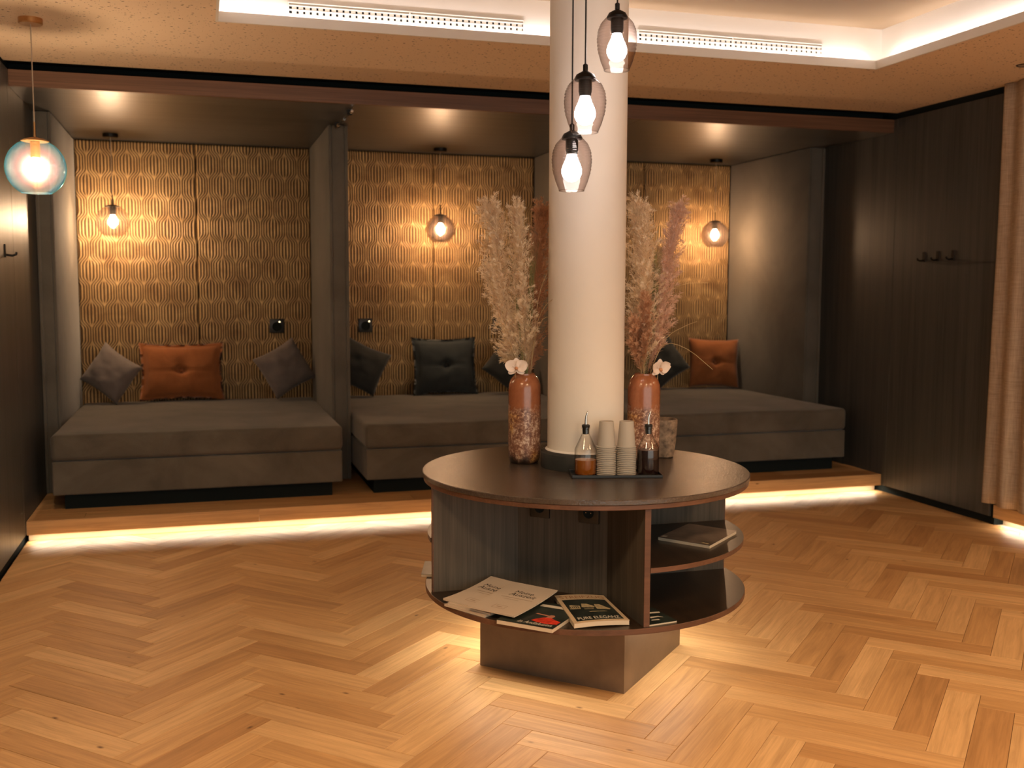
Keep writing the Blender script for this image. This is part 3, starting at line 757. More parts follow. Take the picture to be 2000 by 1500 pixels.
CH = 0.28                                                         # half diagonal of the inner core (diamond)
for k in range(4):
    a0, a1 = R(90 * k), R(90 * (k + 1)); c0 = Vector((math.cos(a0), math.sin(a0), 0)) * CH; c1 = Vector((math.cos(a1), math.sin(a1), 0)) * CH
    n = (c0 + c1).normalized() * -0.016; ctr = Vector((*TC, 0))
    obj('core_panel', prism([(p.x, p.y) for p in (ctr + c0 + n, ctr + c0, ctr + c1, ctr + c1 + n)], 0.302, 0.704), M['walnut_t'], tb)
for k in range(4):
    d = Vector((math.cos(R(90 * k)), math.sin(R(90 * k)), 0)); s = Vector((-d.y, d.x, 0)) * 0.0105; ctr = Vector((*TC, 0))
    f = obj('fin', prism([(p.x, p.y) for p in (ctr + d * (CH - 0.012) - s, ctr + d * 0.596 - s, ctr + d * 0.596 + s, ctr + d * (CH - 0.012) + s)], 0.302, 0.704), M['walnut_t'], tb)
    obj('edge_band', prism([(p.x, p.y) for p in (ctr + d * 0.596 - s, ctr + d * 0.600 - s, ctr + d * 0.600 + s, ctr + d * 0.596 + s)], 0.302, 0.704), M['edge'], f, label='red-brown edge band')
def quarter_shelf(k, z0, z1, r):
    a0, a1 = 90 * k, 90 * (k + 1); n = 28; ctr = Vector((*TC, 0))
    off = 0.0105
    pts = [(CH - 0.002, off)]
    for i in range(n + 1):
        a = R(90 * i / n); x, y = r * math.cos(a), r * math.sin(a)
        pts.append((max(x, off), max(y, off)))
    pts.append((off, CH - 0.002))
    rot = Matrix.Rotation(R(a0), 2)
    poly = [(rot @ Vector(p)) for p in pts]
    bm = prism([(p.x + TC[0], p.y + TC[1]) for p in poly], z0, z1)
    for f in bm.faces:
        c = f.calc_center_median(); f.material_index = 1 if (abs(f.normal.z) < 0.3 and math.hypot(c.x - TC[0], c.y - TC[1]) > r - 0.01) else 0
    bm.normal_update()
    for f in bm.faces:
        c = f.calc_center_median(); f.material_index = 1 if (abs(f.normal.z) < 0.3 and math.hypot(c.x - TC[0], c.y - TC[1]) > r - 0.01) else 0
    obj('middle_shelf', bm, [M['walnut_s'], M['edge']], tb)
quarter_shelf(3, 0.485, 0.502, 0.603); quarter_shelf(1, 0.485, 0.502, 0.603)
# power outlets on the core face that looks at the camera
nrm = Vector((-1, -1, 0)).normalized(); tan = Vector((1, -1, 0)).normalized(); mid = Vector((*TC, 0)) + nrm * (CH / math.sqrt(2))
for s in (-0.118 + 0.03, 0.132 - 0.02):
    c = mid + tan * s + Vector((0, 0, 0.615))
    F = Matrix(((tan.x, -nrm.x, 0, c.x), (tan.y, -nrm.y, 0, c.y), (0, 0, 1, c.z), (0, 0, 0, 1)))
    o = obj('power_outlet', box(-0.040, 0.040, -0.011, 0, -0.040, 0.040, 0.003, 2, mat=F), M['black'], tb, True)
    bm = lathe([(0.0, -0.0), (0.018, 0.0), (0.020, 0.0015), (0.021, 0.0015)], 20); bm.transform(F @ Matrix.Translation((0, -0.0112, 0)) @ Matrix.Rotation(R(90), 4, 'X'))
    obj('socket_face', bm, M['dark'], o, True)
    bm = bmesh.new()
    for q in (-0.0095, 0.0095): box(q - 0.0018, q + 0.0018, -0.0135, -0.0115, -0.0018, 0.0018, bm=bm)
    bm.transform(F); obj('contact', bm, M['chrome'], o)
obj('led_strip', prism([(TC[0] + 0.50 * math.cos(R(90 * k)), TC[1] + 0.50 * math.sin(R(90 * k))) for k in range(4)], 0.279, 0.2815), M['white'], tb)

# ------------------------------------------------------------------ vases
VP = [(0.0, 0.0), (0.052, 0.0), (0.058, 0.005), (0.0625, 0.02), (0.064, 0.06), (0.0645, 0.2), (0.0645, 0.285), (0.062, 0.312), (0.055, 0.331), (0.045, 0.343), (0.0405, 0.348), (0.0405, 0.354), (0.037, 0.355), (0.035, 0.348), (0.036, 0.33), (0.055, 0.30), (0.058, 0.05), (0.0, 0.012)]
VL = (1.214, 3.903, 0.740); VR = (1.668, 3.777, 0.740)
def vase(loc, label):
    o = obj('vase', lathe(VP, 44), M['vase'], None, True); o.location = loc; tag(o, label, 'vase', 'speckled terracotta vases')
vase(VL, 'tall speckled terracotta vase left of the white column'); vase(VR, 'tall speckled terracotta vase right of the white column')
POT = (1.800, 3.885, 0.740)
pp = [(0, 0), (0.040, 0), (0.046, 0.004), (0.054, 0.05), (0.060, 0.11), (0.062, 0.150), (0.060, 0.157), (0.054, 0.156), (0.051, 0.145), (0.045, 0.03), (0, 0.022)]
bm = lathe(pp, 36)
for v in bm.verts:
    v.co += 0.0022 * Vector((noise.noise(v.co * 22), noise.noise(v.co * 22 + Vector((9, 1, 2))), 0.3 * noise.noise(v.co * 30)))
    if v.co.z < 0: v.co.z = 0
o = obj('stone_pot', bm, M['pot'], None, True); o.location = POT; tag(o, 'small rough stone pot behind the right vase', 'pot')

# ------------------------------------------------------------------ pampas grass
def plume(label, mat, pts, rmax, start, n, seed, fluff=1.0, side=None, group='pampas plumes in the two vases'):
    """pts: axis polyline from the vase mouth to the tip; plume begins at fraction start"""
    rg = random.Random(seed); P = [Vector(p) for p in pts]; ax = spline(P, 60)
    root = thing('pampas_plume', label, 'plume', tuple(P[0]), 0, group)
    k0 = int(start * 60)
    obj('stem', tube(ax[:k0 + 20:3], 0.0022, 6), M['stem'], root, True)
    b = bmesh.new(); up = Vector((0, 0, 1))
    def prof_(u): return min(1.0, (u / 0.24) ** 0.7) * (1 - 0.50 * max(0, (u - 0.35) / 0.65) ** 1.4)
    nt_ = max(60, n // 11)
    for q in range(nt_):
        u = (q + rg.random()) / nt_; f = start + (1 - start) * u * 0.97
        i = min(int(f * 60), 59); c = ax[i].lerp(ax[i + 1], f * 60 - i); d = (ax[i + 1] - ax[i]).normalized()
        a = rg.uniform(0, 2 * math.pi); x = d.cross(Vector((math.cos(a), math.sin(a), 0.2))).normalized()
        out = rmax * prof_(u) * fluff * rg.uniform(0.25, 1.25); L = (0.075 + 0.06 * rg.random()) * (0.75 if u > 0.9 else 1)
        droop = Vector((0, 0, -1)) * 0.012 * rg.random()
        br = [c - d * L * 0.25, c + d * L * 0.25 + x * out * 0.55, c + d * L * 0.62 + x * out * 0.95, c + d * L * 0.80 + x * out * 1.22 + droop]
        bp = spline(br, 10)
        for k in range(54):
            t = rg.random() ** 0.8 * 9.99; k0_ = int(t); p = bp[k0_].lerp(bp[k0_ + 1], t - k0_); e = (bp[k0_ + 1] - bp[k0_]).normalized()
            rv = Vector((rg.gauss(0, 1), rg.gauss(0, 1), rg.gauss(0, 1))); rv = (rv - e * rv.dot(e)).normalized()
            ln = rg.uniform(0.010, 0.026) * (1.15 - 0.4 * t / 10)
            tip = p + (e * 0.75 + rv * 0.75).normalized() * ln + Vector((0, 0, -0.003 * rg.random()))
            sd = e.cross(rv) * rg.uniform(0.0006, 0.0014) + rv * 0.0004
            mid_ = p.lerp(tip, 0.5) + sd * 0.8 + rv * 0.001
            v = [b.verts.new(z) for z in (p - sd * 0.6, p + sd * 0.6, mid_, mid_ - sd * 1.7, tip)]
            b.faces.new((v[0], v[1], v[2], v[3])); b.faces.new((v[3], v[2], v[4]))
    o = obj('feathers', b, mat, root); o['kind'] = 'stuff'
def lift(pts, dz): return [pts[0]] + [(x, y, z + dz * i / (len(pts) - 1)) for i, (x, y, z) in enumerate(pts)][1:]
plume('broad cream pampas plume leaning outward at the left of the left vase', M['pampas_a'], [(1.203, 3.905, 0.93), (1.205, 3.906, 1.085), (1.180, 3.920, 1.15), (1.141, 3.935, 1.392), (1.110, 3.950, 1.592), (1.088, 3.965, 1.735)], 0.060, 0.26, 4600, 11)
plume('slim upright cream pampas plume in the middle of the left vase', M['pampas_a'], [(1.215, 3.900, 0.93), (1.219, 3.900, 1.085), (1.216, 3.895, 1.171), (1.201, 3.885, 1.333), (1.182, 3.880, 1.551), (1.172, 3.880, 1.728)], 0.046, 0.26, 3600, 12)
plume('brown pampas plume in the left vase, partly behind the column', M['pampas_c'], [(1.222, 3.912, 0.93), (1.231, 3.915, 1.085), (1.254, 3.955, 1.169), (1.296, 4.030, 1.392), (1.326, 4.070, 1.598), (1.346, 4.100, 1.735)], 0.054, 0.22, 4200, 13)
plume('small wispy cream pampas sprig at the far left of the left vase', M['pampas_a'], [(1.200, 3.897, 0.95), (1.195, 3.900, 1.085), (1.160, 3.905, 1.20), (1.115, 3.910, 1.36), (1.075, 3.915, 1.47)], 0.030, 0.45, 1300, 14)
plume('thick cream pampas plume of the right vase beside the column edge', M['pampas_a'], [(1.660, 3.775, 0.93), (1.662, 3.772, 1.085), (1.656, 3.770, 1.173), (1.652, 3.760, 1.354), (1.650, 3.770, 1.574), (1.634, 3.790, 1.752)], 0.066, 0.24, 5200, 15)
plume('pinkish pampas plume leaning right in the right vase', M['pampas_b'], [(1.672, 3.780, 0.93), (1.675, 3.775, 1.085), (1.693, 3.772, 1.173), (1.732, 3.773, 1.354), (1.771, 3.781, 1.555), (1.810, 3.788, 1.750)], 0.048, 0.25, 3900, 16)
plume('short brown pampas sprig low on the column side of the right vase', M['pampas_c'], [(1.655, 3.770, 0.95), (1.652, 3.764, 1.085), (1.628, 3.742, 1.145), (1.610, 3.722, 1.216), (1.596, 3.700, 1.27)], 0.032, 0.42, 1100, 17)
plume('short tan pampas sprig close against the thick plume of the right vase', M['pampas_c'], [(1.660, 3.765, 0.95), (1.658, 3.757, 1.085), (1.640, 3.720, 1.176), (1.634, 3.700, 1.276), (1.630, 3.690, 1.355)], 0.030, 0.42, 1000, 18)
def grass(label, base, aims, n, seed, dark=False):
    rg = random.Random(seed); b = bmesh.new()
    for _ in range(n):
        mid_, tip = rg.choice(aims)
        p0 = Vector(base) + Vector((rg.uniform(-1, 1), rg.uniform(-1, 1), 0)) * 0.008
        p1 = Vector((*base[:2], base[2] + 0.16)) + Vector((rg.uniform(-1, 1), rg.uniform(-1, 1), 0)) * 0.010
        p2 = Vector(mid_) + Vector((rg.uniform(-1, 1), rg.uniform(-1, 1), rg.uniform(-1, 1))) * 0.014
        p3 = Vector(tip) + Vector((rg.uniform(-1, 1), rg.uniform(-1, 1), rg.uniform(-6, 1))) * 0.022
        pts = spline([p0, p1, p2, p3], 8)
        sd = Vector((rg.uniform(-1, 1), rg.uniform(-1, 1), 0)).normalized()
        vs = [(b.verts.new(q - sd * 0.0011 * (1 - k / 9)), b.verts.new(q + sd * 0.0011 * (1 - k / 9))) for k, q in enumerate(pts)]
        for A, B in zip(vs, vs[1:]): b.faces.new((A[0], A[1], B[1], B[0]))
    o = obj('grass_bunch', b, M['grass'], None); free_at(o, base); tag(o, label, 'grass'); o['kind'] = 'thing'
grass('bunch of thin green grass between the plumes of the left vase', (1.214, 3.900, 0.93), [((1.190, 3.895, 1.312), (1.160, 3.92, 1.64)), ((1.240, 3.920, 1.352), (1.262, 3.95, 1.64))], 110, 21)
grass('bunch of thin green grass between the plumes of the right vase', (1.669, 3.774, 0.93), [((1.690, 3.760, 1.274), (1.724, 3.79, 1.665))], 110, 22)
def straws(label, base, curves):
    root = thing('dry_straws', label, 'straws', base)
    for c in curves: obj('straw', tube(spline([base, *c], 12), 0.0010, 5), M['stem'], root, True)
straws('few thin dry straws arching out of the left vase', (1.226, 3.896, 0.95), [
    [(1.231, 3.885, 1.09), (1.24, 3.82, 1.30), (1.275, 3.75, 1.385), (1.33, 3.70, 1.375)],
    [(1.231, 3.885, 1.09), (1.25, 3.84, 1.28), (1.285, 3.80, 1.31), (1.30, 3.79, 1.19)],
    [(1.231, 3.885, 1.09), (1.25, 3.85, 1.38), (1.29, 3.83, 1.50), (1.325, 3.83, 1.52)]])
straws('few thin dry straws arching out of the right vase', (1.680, 3.770, 0.95), [
    [(1.685, 3.757, 1.09), (1.715, 3.70, 1.21), (1.79, 3.65, 1.195), (1.876, 3.603, 1.118)],
    [(1.685, 3.757, 1.09), (1.73, 3.72, 1.23), (1.80, 3.70, 1.28), (1.85, 3.69, 1.30)],
    [(1.685, 3.757, 1.09), (1.71, 3.74, 1.36), (1.79, 3.72, 1.44), (1.90, 3.70, 1.45)]])

# ------------------------------------------------------------------ orchids
def petal_bm(l, w, curl, F):
    b = bmesh.new(); n = 8; g = []
    for i in range(n + 1):
        u = i / n; ww = w * (math.sin(math.pi * min(1, u ** 0.8 * 0.93 + 0.03)) ** 0.6); rowv = []
        for j in range(7):
            s = j / 6 * 2 - 1
            rowv.append(b.verts.new((s * ww / 2, -curl * u * u - 0.10 * w * s * s + 0.002 * math.sin(u * 6 + s * 3), u * l)))
        g.append(rowv)
    for i in range(n):
        for j in range(6): b.faces.new((g[i][j], g[i][j + 1], g[i + 1][j + 1], g[i + 1][j]))
    b.transform(F); return b
def orchid(label, c, yaw, sc=1.0, pitch=0.0):
    t = thing('orchid_flower', label, 'flower', c, group='orchid flowers on the vases')
    F = Matrix.Translation(c) @ Matrix.Rotation(yaw, 4, 'Z') @ Matrix.Rotation(pitch, 4, 'X')
    for ang, l, w in ((0, 0.036, 0.030), (125, 0.034, 0.024), (-125, 0.034, 0.024)):
        obj('petal', petal_bm(l * sc, w * sc, -0.004, F @ Matrix.Translation((0, 0.003, 0)) @ Matrix.Rotation(R(ang), 4, 'Y')), M['petal'], t, 'all')
    for ang in (68, -68):
        obj('petal', petal_bm(0.042 * sc, 0.044 * sc, 0.008, F @ Matrix.Rotation(R(ang), 4, 'Y')), M['petal'], t, 'all')
    k = lathe([(0.0, 0.0), (0.006, 0.003), (0.007, 0.010), (0.003, 0.016), (0.0, 0.017)], 10); k.transform(F @ Matrix.Rotation(R(105), 4, 'X') @ Matrix.Translation((0, 0, -0.002)))
    obj('flower_lip', k, M['lip'], t, True, label='orange-brown centre')
    obj('flower_stem', tube(spline([Vector(c) + Vector((0, 0.004, -0.002)), Vector(c) + Vector((0.006, 0.03, -0.012)), Vector(c) + Vector((0.012, 0.05, -0.055))], 6), 0.0014, 5), M['stem'], t, True)
orchid('white orchid flower at the rim of the left vase', (1.160, 3.838, 1.120), R(-16), 1.08, R(-8))
orchid('white orchid flower at the rim of the right vase', (1.700, 3.700, 1.116), R(14), 1.08, R(6))

# ------------------------------------------------------------------ tray, bottles, cups
TA = R(-13.6); TX = Vector((math.cos(TA), math.sin(TA), 0)); TY = Vector((-TX.y, TX.x, 0)); TO = Vector((1.4495, 3.533, 0.740))
bm = bmesh.new()
box(-0.166, 0.166, -0.063, 0.063, 0.0, 0.004, 0.0015, bm=bm)
for a in ((-0.166, 0.166, -0.063, -0.059), (-0.166, 0.166, 0.059, 0.063), (-0.166, -0.162, -0.059, 0.059), (0.162, 0.166, -0.059, 0.059)): box(*a, 0.003, 0.012, 0.0012, bm=bm)
o = obj('tray', bm, M['black'], None); o.location = TO; o.rotation_euler = (0, 0, TA); tag(o, 'narrow black tray on the stone top holding two bottles and cups', 'tray')
def bottle(px, label, oil, lvl):
    c = TO + TX * px + Vector((0, 0, 0.0045)); z = c.z
    t = thing('pourer_bottle', label, 'bottle', tuple(c), group='glass pourer bottles on the tray')
    C3 = (c.x, c.y, z)
    obj('glass_body', lathe([(0, 0.0005), (0.038, 0.0005), (0.0405, 0.004), (0.0405, 0.092), (0.038, 0.100), (0.0165, 0.146), (0.0135, 0.154), (0.0135, 0.168), (0.0155, 0.170), (0.0155, 0.176)], 32, center=C3), M['clear'], t, True)
    obj('liquid', lathe([(0, 0.004), (0.037, 0.004), (0.0385, 0.008), (0.0385, lvl), (0, lvl + 0.0002)], 32, center=C3), oil, t, True)
    obj('stopper', lathe([(0, 0.150), (0.0110, 0.150), (0.0120, 0.172), (0.0150, 0.177), (0.0150, 0.183), (0.011, 0.186), (0, 0.186)], 20, center=C3), M['black'], t, True)
    pts = [Vector(C3) + Vector(q) for q in ((0, 0, 0.184), (0.0, 0, 0.200), (0.001, 0, 0.214), (0.004, 0.0, 0.226), (0.008, 0, 0.233))]
    obj('spout', tube(pts, [0.005, 0.0042, 0.0036, 0.003, 0.0022], 10), M['chrome'], t, True)
bottle(-0.110, 'glass pourer bottle half full of amber oil at left end of tray', M['oil_amber'], 0.056)
bottle(0.122, 'glass pourer bottle full of dark vinegar at right end of tray', M['oil_dark'], 0.0915)
cup_prof = [(0.0245, 0.094), (0.0255, 0.0955), (0.0262, 0.094), (0.0335, 0.004), (0.0368, 0.0034), (0.0373, 0.0018), (0.0362, 0.0), (0.0325, 0.001), (0.0325, 0.003), (0.0250, 0.091), (0, 0.0905)]
cup0 = None
for s, (px, side, nb) in enumerate(((-0.034, 'amber oil', 'left'), (0.0405, 'dark vinegar', 'right'))):
    for k in range(16):
        loc = TO + TX * (px + 0.0004 * math.sin(k * 2.1)) + TY * 0.0004 * math.cos(k * 1.7) + Vector((0, 0, 0.0045 + 0.0068 * k))
        if cup0 is None:
            bm = lathe(cup_prof, 28); f = [v for v in bm.verts if v.co.z > 0.0938 and math.hypot(v.co.x, v.co.y) < 0.025]
            lathe([(0, 0.0935), (0.0245, 0.0938)], 28, bm=bm)
            o = cup0 = obj('paper_cup', bm, M['cup'], None, True)
        else: o = cup0.copy(); COL.objects.link(o)
        o.location = loc; o.rotation_euler = (0, 0, k * 0.7)
        if k == 15: tag(o, f'topmost upside-down grey paper cup of the stack beside the {side} bottle', 'cup', 'paper cups stacked upside down')
        else: tag(o, f'nested grey paper cup below the top one, beside the {side} bottle', 'cup', f'nested paper cups beside the {side} bottle')

# ------------------------------------------------------------------ magazines
class Sheet:
    """quad patch: corner A (bottom-left), B (bottom-right), C (top-right), D (top-left), z function"""
    def __init__(s, A, B, C, D, z, bend=None): s.A, s.B, s.C, s.D = (Vector((*p, 0)) for p in (A, B, C, D)); s.z = z; s.bend = bend or (lambda u, v: 0)
    def at(s, u, v, dz=0):
        p = (s.A * (1 - u) + s.B * u) * (1 - v) + (s.D * (1 - u) + s.C * u) * v
        return Vector((p.x, p.y, s.z + s.bend(u, v) + dz))
    def slab(s, th, n=10, u0=0, u1=1, v0=0, v1=1, dz=0):
        b = bmesh.new(); T = {}; Bt = {}
        for i in range(n + 1):
            for j in range(n + 1):
                u, v = u0 + (u1 - u0) * i / n, v0 + (v1 - v0) * j / n
                T[i, j] = b.verts.new(s.at(u, v, dz)); Bt[i, j] = b.verts.new(s.at(u, v, dz - th))
        for i in range(n):
            for j in range(n):
                b.faces.new((T[i, j], T[i + 1, j], T[i + 1, j + 1], T[i, j + 1])); b.faces.new((Bt[i, j], Bt[i, j + 1], Bt[i + 1, j + 1], Bt[i + 1, j]))
        for i in range(n):
            b.faces.new((T[i, 0], Bt[i, 0], Bt[i + 1, 0], T[i + 1, 0])); b.faces.new((T[i, n], T[i + 1, n], Bt[i + 1, n], Bt[i, n]))
            b.faces.new((T[0, i], T[0, i + 1], Bt[0, i + 1], Bt[0, i])); b.faces.new((T[n, i], Bt[n, i], Bt[n, i + 1], T[n, i + 1]))
        bmesh.ops.recalc_face_normals(b, faces=b.faces[:]); return b
    def poly(s, pts, dz):
        b = bmesh.new(); b.faces.new([b.verts.new(s.at(u, v, dz)) for u, v in pts]); bmesh.ops.triangulate(b, faces=b.faces[:]); return b
    def text(s, body, u, v, w, h, dz, shear=0.0, align='LEFT'):
        cu = bpy.data.curves.new('txt', 'FONT'); cu.body = body; cu.shear = shear; cu.resolution_u = 3
        ob = bpy.data.objects.new('txt', cu); COL.objects.link(ob)
        dg = bpy.context.evaluated_depsgraph_get(); me = bpy.data.meshes.new_from_object(ob.evaluated_get(dg))
        xs = [q.co.x for q in me.vertices]; ys = [q.co.y for q in me.vertices]; x0, x1, y0, y1 = min(xs), max(xs), min(ys), max(ys)
        b = bmesh.new(); b.from_mesh(me)
        for q in b.verts: q.co = s.at(u + (q.co.x - x0) / (x1 - x0) * w, v + (q.co.y - y0) / (y1 - y0) * h, dz)
        bpy.data.meshes.remove(me); bpy.data.objects.remove(ob); bpy.data.curves.remove(cu); return b
def magazine(label, sh, th, cover, page=None, group='magazines and brochures on the table shelves'):
    t = thing('magazine', label, 'magazine', tuple(sh.at(0.5, 0.5, -th)), 0, group)
    obj('pages', sh.slab(th - 0.0009, 8, 0.004, 0.992, 0.004, 0.996, -0.0008), page or M['paper'], t)
    c = obj('cover', sh.slab(0.0008, 12), cover, t)
    return t, c
SZ = 0.302
# brochures reading «Meine Auszeit»: two side by side on top of more copies
def broch(label, sh, th, printed=True, du=0.0):
    t, c = magazine(label, sh, th, M['brochure'])
    if printed:
        obj('lettering', sh.text('Meine', 0.32 + du, 0.705, 0.40, 0.075, 0.0004, 0.25), M['ink'], c)
        obj('lettering', sh.text('Auszeit', 0.28 + du, 0.615, 0.56, 0.085, 0.0004, 0.25), M['ink'], c)
        obj('print_line', sh.poly([(0.20, 0.535), (0.86, 0.545), (0.86, 0.557), (0.20, 0.547)], 0.0004), M['faint'], c)
        obj('print_line', sh.poly([(0.30, 0.48), (0.62, 0.486), (0.62, 0.494), (0.30, 0.488)], 0.0004), M['faint'], c)
        for q in (((0.36, 0.15), (0.62, 0.15), (0.62, 0.158), (0.36, 0.158)), ((0.36, 0.255), (0.62, 0.255), (0.62, 0.262), (0.36, 0.262)), ((0.36, 0.15), (0.37, 0.15), (0.37, 0.26), (0.36, 0.26)), ((0.61, 0.15), (0.62, 0.15), (0.62, 0.26), (0.61, 0.26)), ((0.43, 0.195), (0.55, 0.195), (0.55, 0.215), (0.43, 0.215))):
            obj('print_frame', sh.poly(q, 0.0004), M['faint'], c)
    return t
broch('brochure at the bottom of the pale pile by the left fin', Sheet((0.802, 3.532), (0.905, 3.362), (1.150, 3.510), (1.045, 3.680), SZ + 0.0075), 0.0075, False)
broch('second brochure from the bottom of the pale pile by the left fin', Sheet((0.812, 3.520), (0.925, 3.358), (1.165, 3.520), (1.050, 3.682), SZ + 0.0150), 0.0072, False)
bendA = lambda u, v: 0.028 * v * v
bendB = lambda u, v: 0.021 * v * v
broch('pale Meine Auszeit brochure, the left one of the two on top of the pile', Sheet((0.803, 3.553), (0.908, 3.383), (1.122, 3.518), (1.018, 3.688), SZ + 0.0222, bendA), 0.0070, True, -0.17)
broch('pale Meine Auszeit brochure lying on top, lapping over the red dancer magazine', Sheet((0.858, 3.418), (0.982, 3.264), (1.199, 3.444), (1.075, 3.596), SZ + 0.0292, bendB), 0.0050)
# dancer magazine
sh = Sheet((0.928, 3.292), (1.078, 3.146), (1.255, 3.328), (1.105, 3.474), SZ + 0.0145)
t, c = magazine('magazine with a red-dressed dancer on a black cover, under the brochures', sh, 0.0145, M['photo_dark'])
obj('lettering', sh.text('in Andalusien', 0.33, 0.055, 0.60, 0.095, 0.0005, 0.3), M['whiteink'], c)
obj('print', sh.poly([(0.50, 0.20), (0.62, 0.155), (0.80, 0.14), (0.97, 0.17), (0.97, 0.29), (0.86, 0.33), (0.74, 0.40), (0.64, 0.38), (0.56, 0.30)], 0.0004), M['photo_red'], c)
obj('print', sh.poly([(0.66, 0.38), (0.76, 0.39), (0.78, 0.46), (0.74, 0.51), (0.68, 0.50)], 0.00045), M['photo_skin'], c)
obj('print', sh.poly([(0.42, 0.47), (0.66, 0.44), (0.68, 0.475), (0.44, 0.505)], 0.00045), M['photo_skin'], c)
obj('print', sh.poly([(0.30, 0.80), (0.97, 0.80), (0.97, 0.90), (0.30, 0.90)], 0.0004), M['whiteink'], c)
# STREIFZUG magazine
bendC = lambda u, v: 0.004 * math.sin(math.pi * u)
sh = Sheet((1.158, 3.178), (1.360, 3.150), (1.372, 3.452), (1.196, 3.500), SZ + 0.0165, bendC)
sh = Sheet((1.160, 3.166), (1.352, 3.150), (1.372, 3.440), (1.200, 3.486), SZ + 0.0185, bendC)
t, c = magazine('cream STREIFZUG magazine with a dark night photo, beside the front fin', sh, 0.0165, M['cream'])
obj('lettering', sh.text('STREIFZUG', 0.07, 0.845, 0.87, 0.10, 0.0005), M['goldink'], c)
obj('print', sh.slab(0.0003, 8, 0.075, 0.925, 0.055, 0.80, 0.0004), M['photo_dark'], c)
obj('lettering', sh.text('PURE ELEGANZ', 0.12, 0.085, 0.76, 0.085, 0.0009), M['whiteink'], c)
rg = random.Random(5)
for q in ([(0.11, 0.46), (0.30, 0.44), (0.33, 0.56), (0.14, 0.60)], [(0.34, 0.50), (0.56, 0.47), (0.60, 0.52), (0.48, 0.62), (0.38, 0.63)], [(0.60, 0.42), (0.84, 0.40), (0.86, 0.44), (0.78, 0.52), (0.72, 0.60), (0.62, 0.60), (0.60, 0.52)], [(0.36, 0.43), (0.54, 0.42), (0.54, 0.435), (0.36, 0.445)], [(0.40, 0.33), (0.76, 0.33), (0.70, 0.345), (0.46, 0.345)]):
    obj('print', sh.poly(q, 0.0009), M['photo_light'], c)
for k in range(5): obj('print', sh.poly([(0.125 + 0.036 * k, 0.47), (0.14 + 0.036 * k, 0.468), (0.145 + 0.036 * k, 0.55), (0.13 + 0.036 * k, 0.555)], 0.0011), M['photo_dark'], c)
# magazine on the middle shelf
sh = Sheet((1.597, 3.470), (1.722, 3.300), (1.926, 3.478), (1.806, 3.640), 0.502 + 0.012)
t, c = magazine('magazine with a dim grey-brown photo cover on the middle shelf', sh, 0.012, M['photo_grey'])
obj('print', sh.poly([(0.03, 0.05), (0.12, 0.05), (0.12, 0.13), (0.03, 0.13)], 0.0004), M['whiteink'], c)
obj('print', sh.poly([(0.80, 0.05), (0.95, 0.04), (0.93, 0.08), (0.82, 0.10)], 0.0004), M['photo_light'], c)
# dark magazine at the bottom right compartment
sh = Sheet((1.402, 3.128), (1.500, 3.126), (1.515, 3.285), (1.402, 3.290), SZ + 0.006)
sh = Sheet((1.402, 3.122), (1.520, 3.138), (1.500, 3.300), (1.402, 3.290), SZ + 0.006)
t, c = magazine('thin dark magazine with pale shapes in the lower right compartment by the fin', sh, 0.006, M['photo_dark'])
for q in ([(0.45, 0.62), (0.92, 0.58), (0.96, 0.66), (0.50, 0.72)], [(0.38, 0.34), (0.66, 0.36), (0.80, 0.30), (0.70, 0.42), (0.40, 0.42)], [(0.30, 0.20), (0.58, 0.18), (0.56, 0.24), (0.32, 0.25)], [(0.0, 0.42), (0.16, 0.40), (0.16, 0.52), (0.0, 0.56)]):
    obj('print', sh.poly(q, 0.0004), M['whiteink'], c)
# magazine jutting out behind the left fin
sh = Sheet((0.80, 3.925), (1.00, 3.86), (1.06, 4.05), (0.855, 4.115), SZ + 0.010)
t, c = magazine('dark magazine jutting out past the bottom shelf behind the left fin', sh, 0.010, M['photo_dark'])

# ------------------------------------------------------------------ wall outlets in the alcoves
def outlet(x, label, dot):
    t = thing('wall_outlet', label, 'outlet', (x, YW - 0.012, 1.13), group='black outlets on the gold panels')
    obj('plate', box(x - 0.055, x + 0.055, YW - 0.022, YW - 0.004, 1.075, 1.185, 0.004, 2), M['black'], t, True)
    bm = lathe([(0.0, 0.0), (0.030, 0.0), (0.032, 0.003), (0.036, 0.003)], 24); bm.transform(Matrix.Translation((x, YW - 0.0225, 1.125)) @ Matrix.Rotation(R(90), 4, 'X'))
    obj('socket_face', bm, M['dark'], t, True)
    obj('indicator', box(x + dot - 0.004, x + dot + 0.004, YW - 0.0245, YW - 0.0222, 1.158, 1.166), M['dot'], t, label='tiny lit dot')
outlet(0.560, 'black wall outlet above the grey cushion, near the first divider', 0.02)
outlet(1.247, 'black wall outlet above the charcoal cushion, left on the middle panel', 0.03)
outlet(2.350, 'black wall outlet half hidden behind the left pampas', 0.02)

# ------------------------------------------------------------------ coat hooks
def hook(x, y, z, side, label):
    t = thing('coat_hook', label, 'hook', (x, y, z), group='black coat hooks')
    s = side
    obj('plate', box(*sorted((x, x + s * 0.006)), y - 0.014, y + 0.014, z - 0.022, z + 0.045, 0.002), M['blackmetal'], t)
    obj('arm', tube([(x + s * 0.005, y, z - 0.010), (x + s * 0.035, y, z - 0.014), (x + s * 0.052, y, z - 0.008), (x + s * 0.055, y, z + 0.004)], 0.006, 8), M['blackmetal'], t, True)
for y, z, w in ((5.869, 1.629, 'the one nearest the alcove'), (5.734, 1.630, 'the middle of three'), (5.590, 1.632, 'the one nearest the curtain')):
    hook(XR, y, z, -1, f'black coat hook on the right wood wall, {w}')
hook(XL, 5.93, 1.600, 1, 'black coat hook on the left wood wall beside the blue-tinted globe')

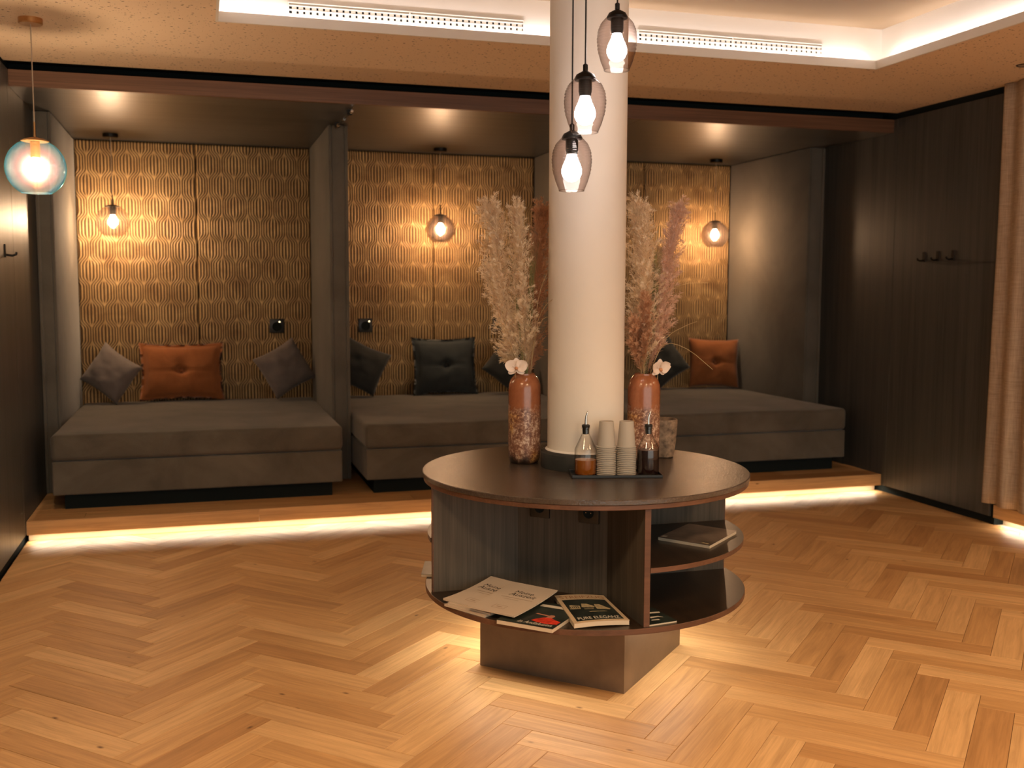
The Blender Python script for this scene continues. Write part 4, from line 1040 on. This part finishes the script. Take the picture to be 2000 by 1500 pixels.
# ------------------------------------------------------------------ curtain, downlight, ceiling spotlight
def curtain():
    b = bmesh.new(); ny, nz = 150, 26; g = []
    for j in range(nz + 1):
        v = j / nz; z = 0.135 + (ZC - 0.004 - 0.135) * v; rowv = []
        for i in range(ny + 1):
            u = i / ny; y = 5.172 - 1.3 * u * (1.0 - 0.03 * v) - 0.004 * v + 0.030 * (1 - v) ** 2 * (1 - u)
            ph = math.pi + u * 15.5 * math.pi
            amp = 0.034 * (0.75 + 0.25 * (1 - v)) * (0.8 + 0.4 * noise.noise((u * 6, 0, 1)))
            x = XR - 0.036 + amp * (0.45 if u < 0.04 else 1.0) * math.cos(ph + 0.35 * noise.noise((u * 5, v * 1.4, 2))) + 0.012 * noise.noise((u * 9, v * 2, 5))
            rowv.append(b.verts.new((x, y + 0.010 * math.sin(ph * 1.0 + 1), z)))
        g.append(rowv)
    for j in range(nz):
        for i in range(ny): b.faces.new((g[j][i], g[j][i + 1], g[j + 1][i + 1], g[j + 1][i]))
    o = obj('curtain', b, M['linen'], None, 'all')
    md = o.modifiers.new('thickness', 'SOLIDIFY'); md.thickness = 0.003
    tag(o, 'tan linen curtain hanging in folds beside the right wood wall', 'curtain')
curtain()
dl = thing('downlight', 'small round recessed ceiling downlight near the curtain', 'downlight', (4.274, 4.713, ZC))
obj('bezel', lathe([(0.034, ZC - 0.002), (0.042, ZC - 0.004), (0.045, ZC - 0.001), (0.045, ZC + 0.001)], 28, center=(4.274, 4.713, 0)), M['blackmetal'], dl, True)
obj('diffuser', lathe([(0.0, ZC - 0.001), (0.034, ZC - 0.002)], 28, center=(4.274, 4.713, 0)), plain('grey_lens', (0.35, 0.30, 0.25), 0.5), dl, True)
sp = thing('track_bracket', 'small dark metal rod fitting on the alcove ceiling before the first divider', 'fitting', (0.885, 6.95, ZA))
obj('rod', tube([(0.880, 7.03, ZA - 0.020), (0.890, 6.36, ZA - 0.022)], 0.006, 10), M['blackmetal'], sp, True)
obj('end_cap', tube([(0.880, 7.035, ZA - 0.020), (0.8815, 6.93, ZA - 0.0203)], 0.0085, 12), M['brass'], sp, True)
obj('joint', tube([(0.8845, 6.70, ZA - 0.021), (0.885, 6.66, ZA - 0.0212)], 0.009, 12), M['chrome'], sp, True)
obj('end_cap', tube([(0.8895, 6.40, ZA - 0.022), (0.890, 6.35, ZA - 0.022)], 0.009, 12), M['chrome'], sp, True)
obj('mount', box(0.872, 0.902, 6.44, 6.47, ZA - 0.030, ZA), M['blackmetal'], sp); obj('mount', box(0.866, 0.896, 6.96, 6.99, ZA - 0.028, ZA), M['blackmetal'], sp)
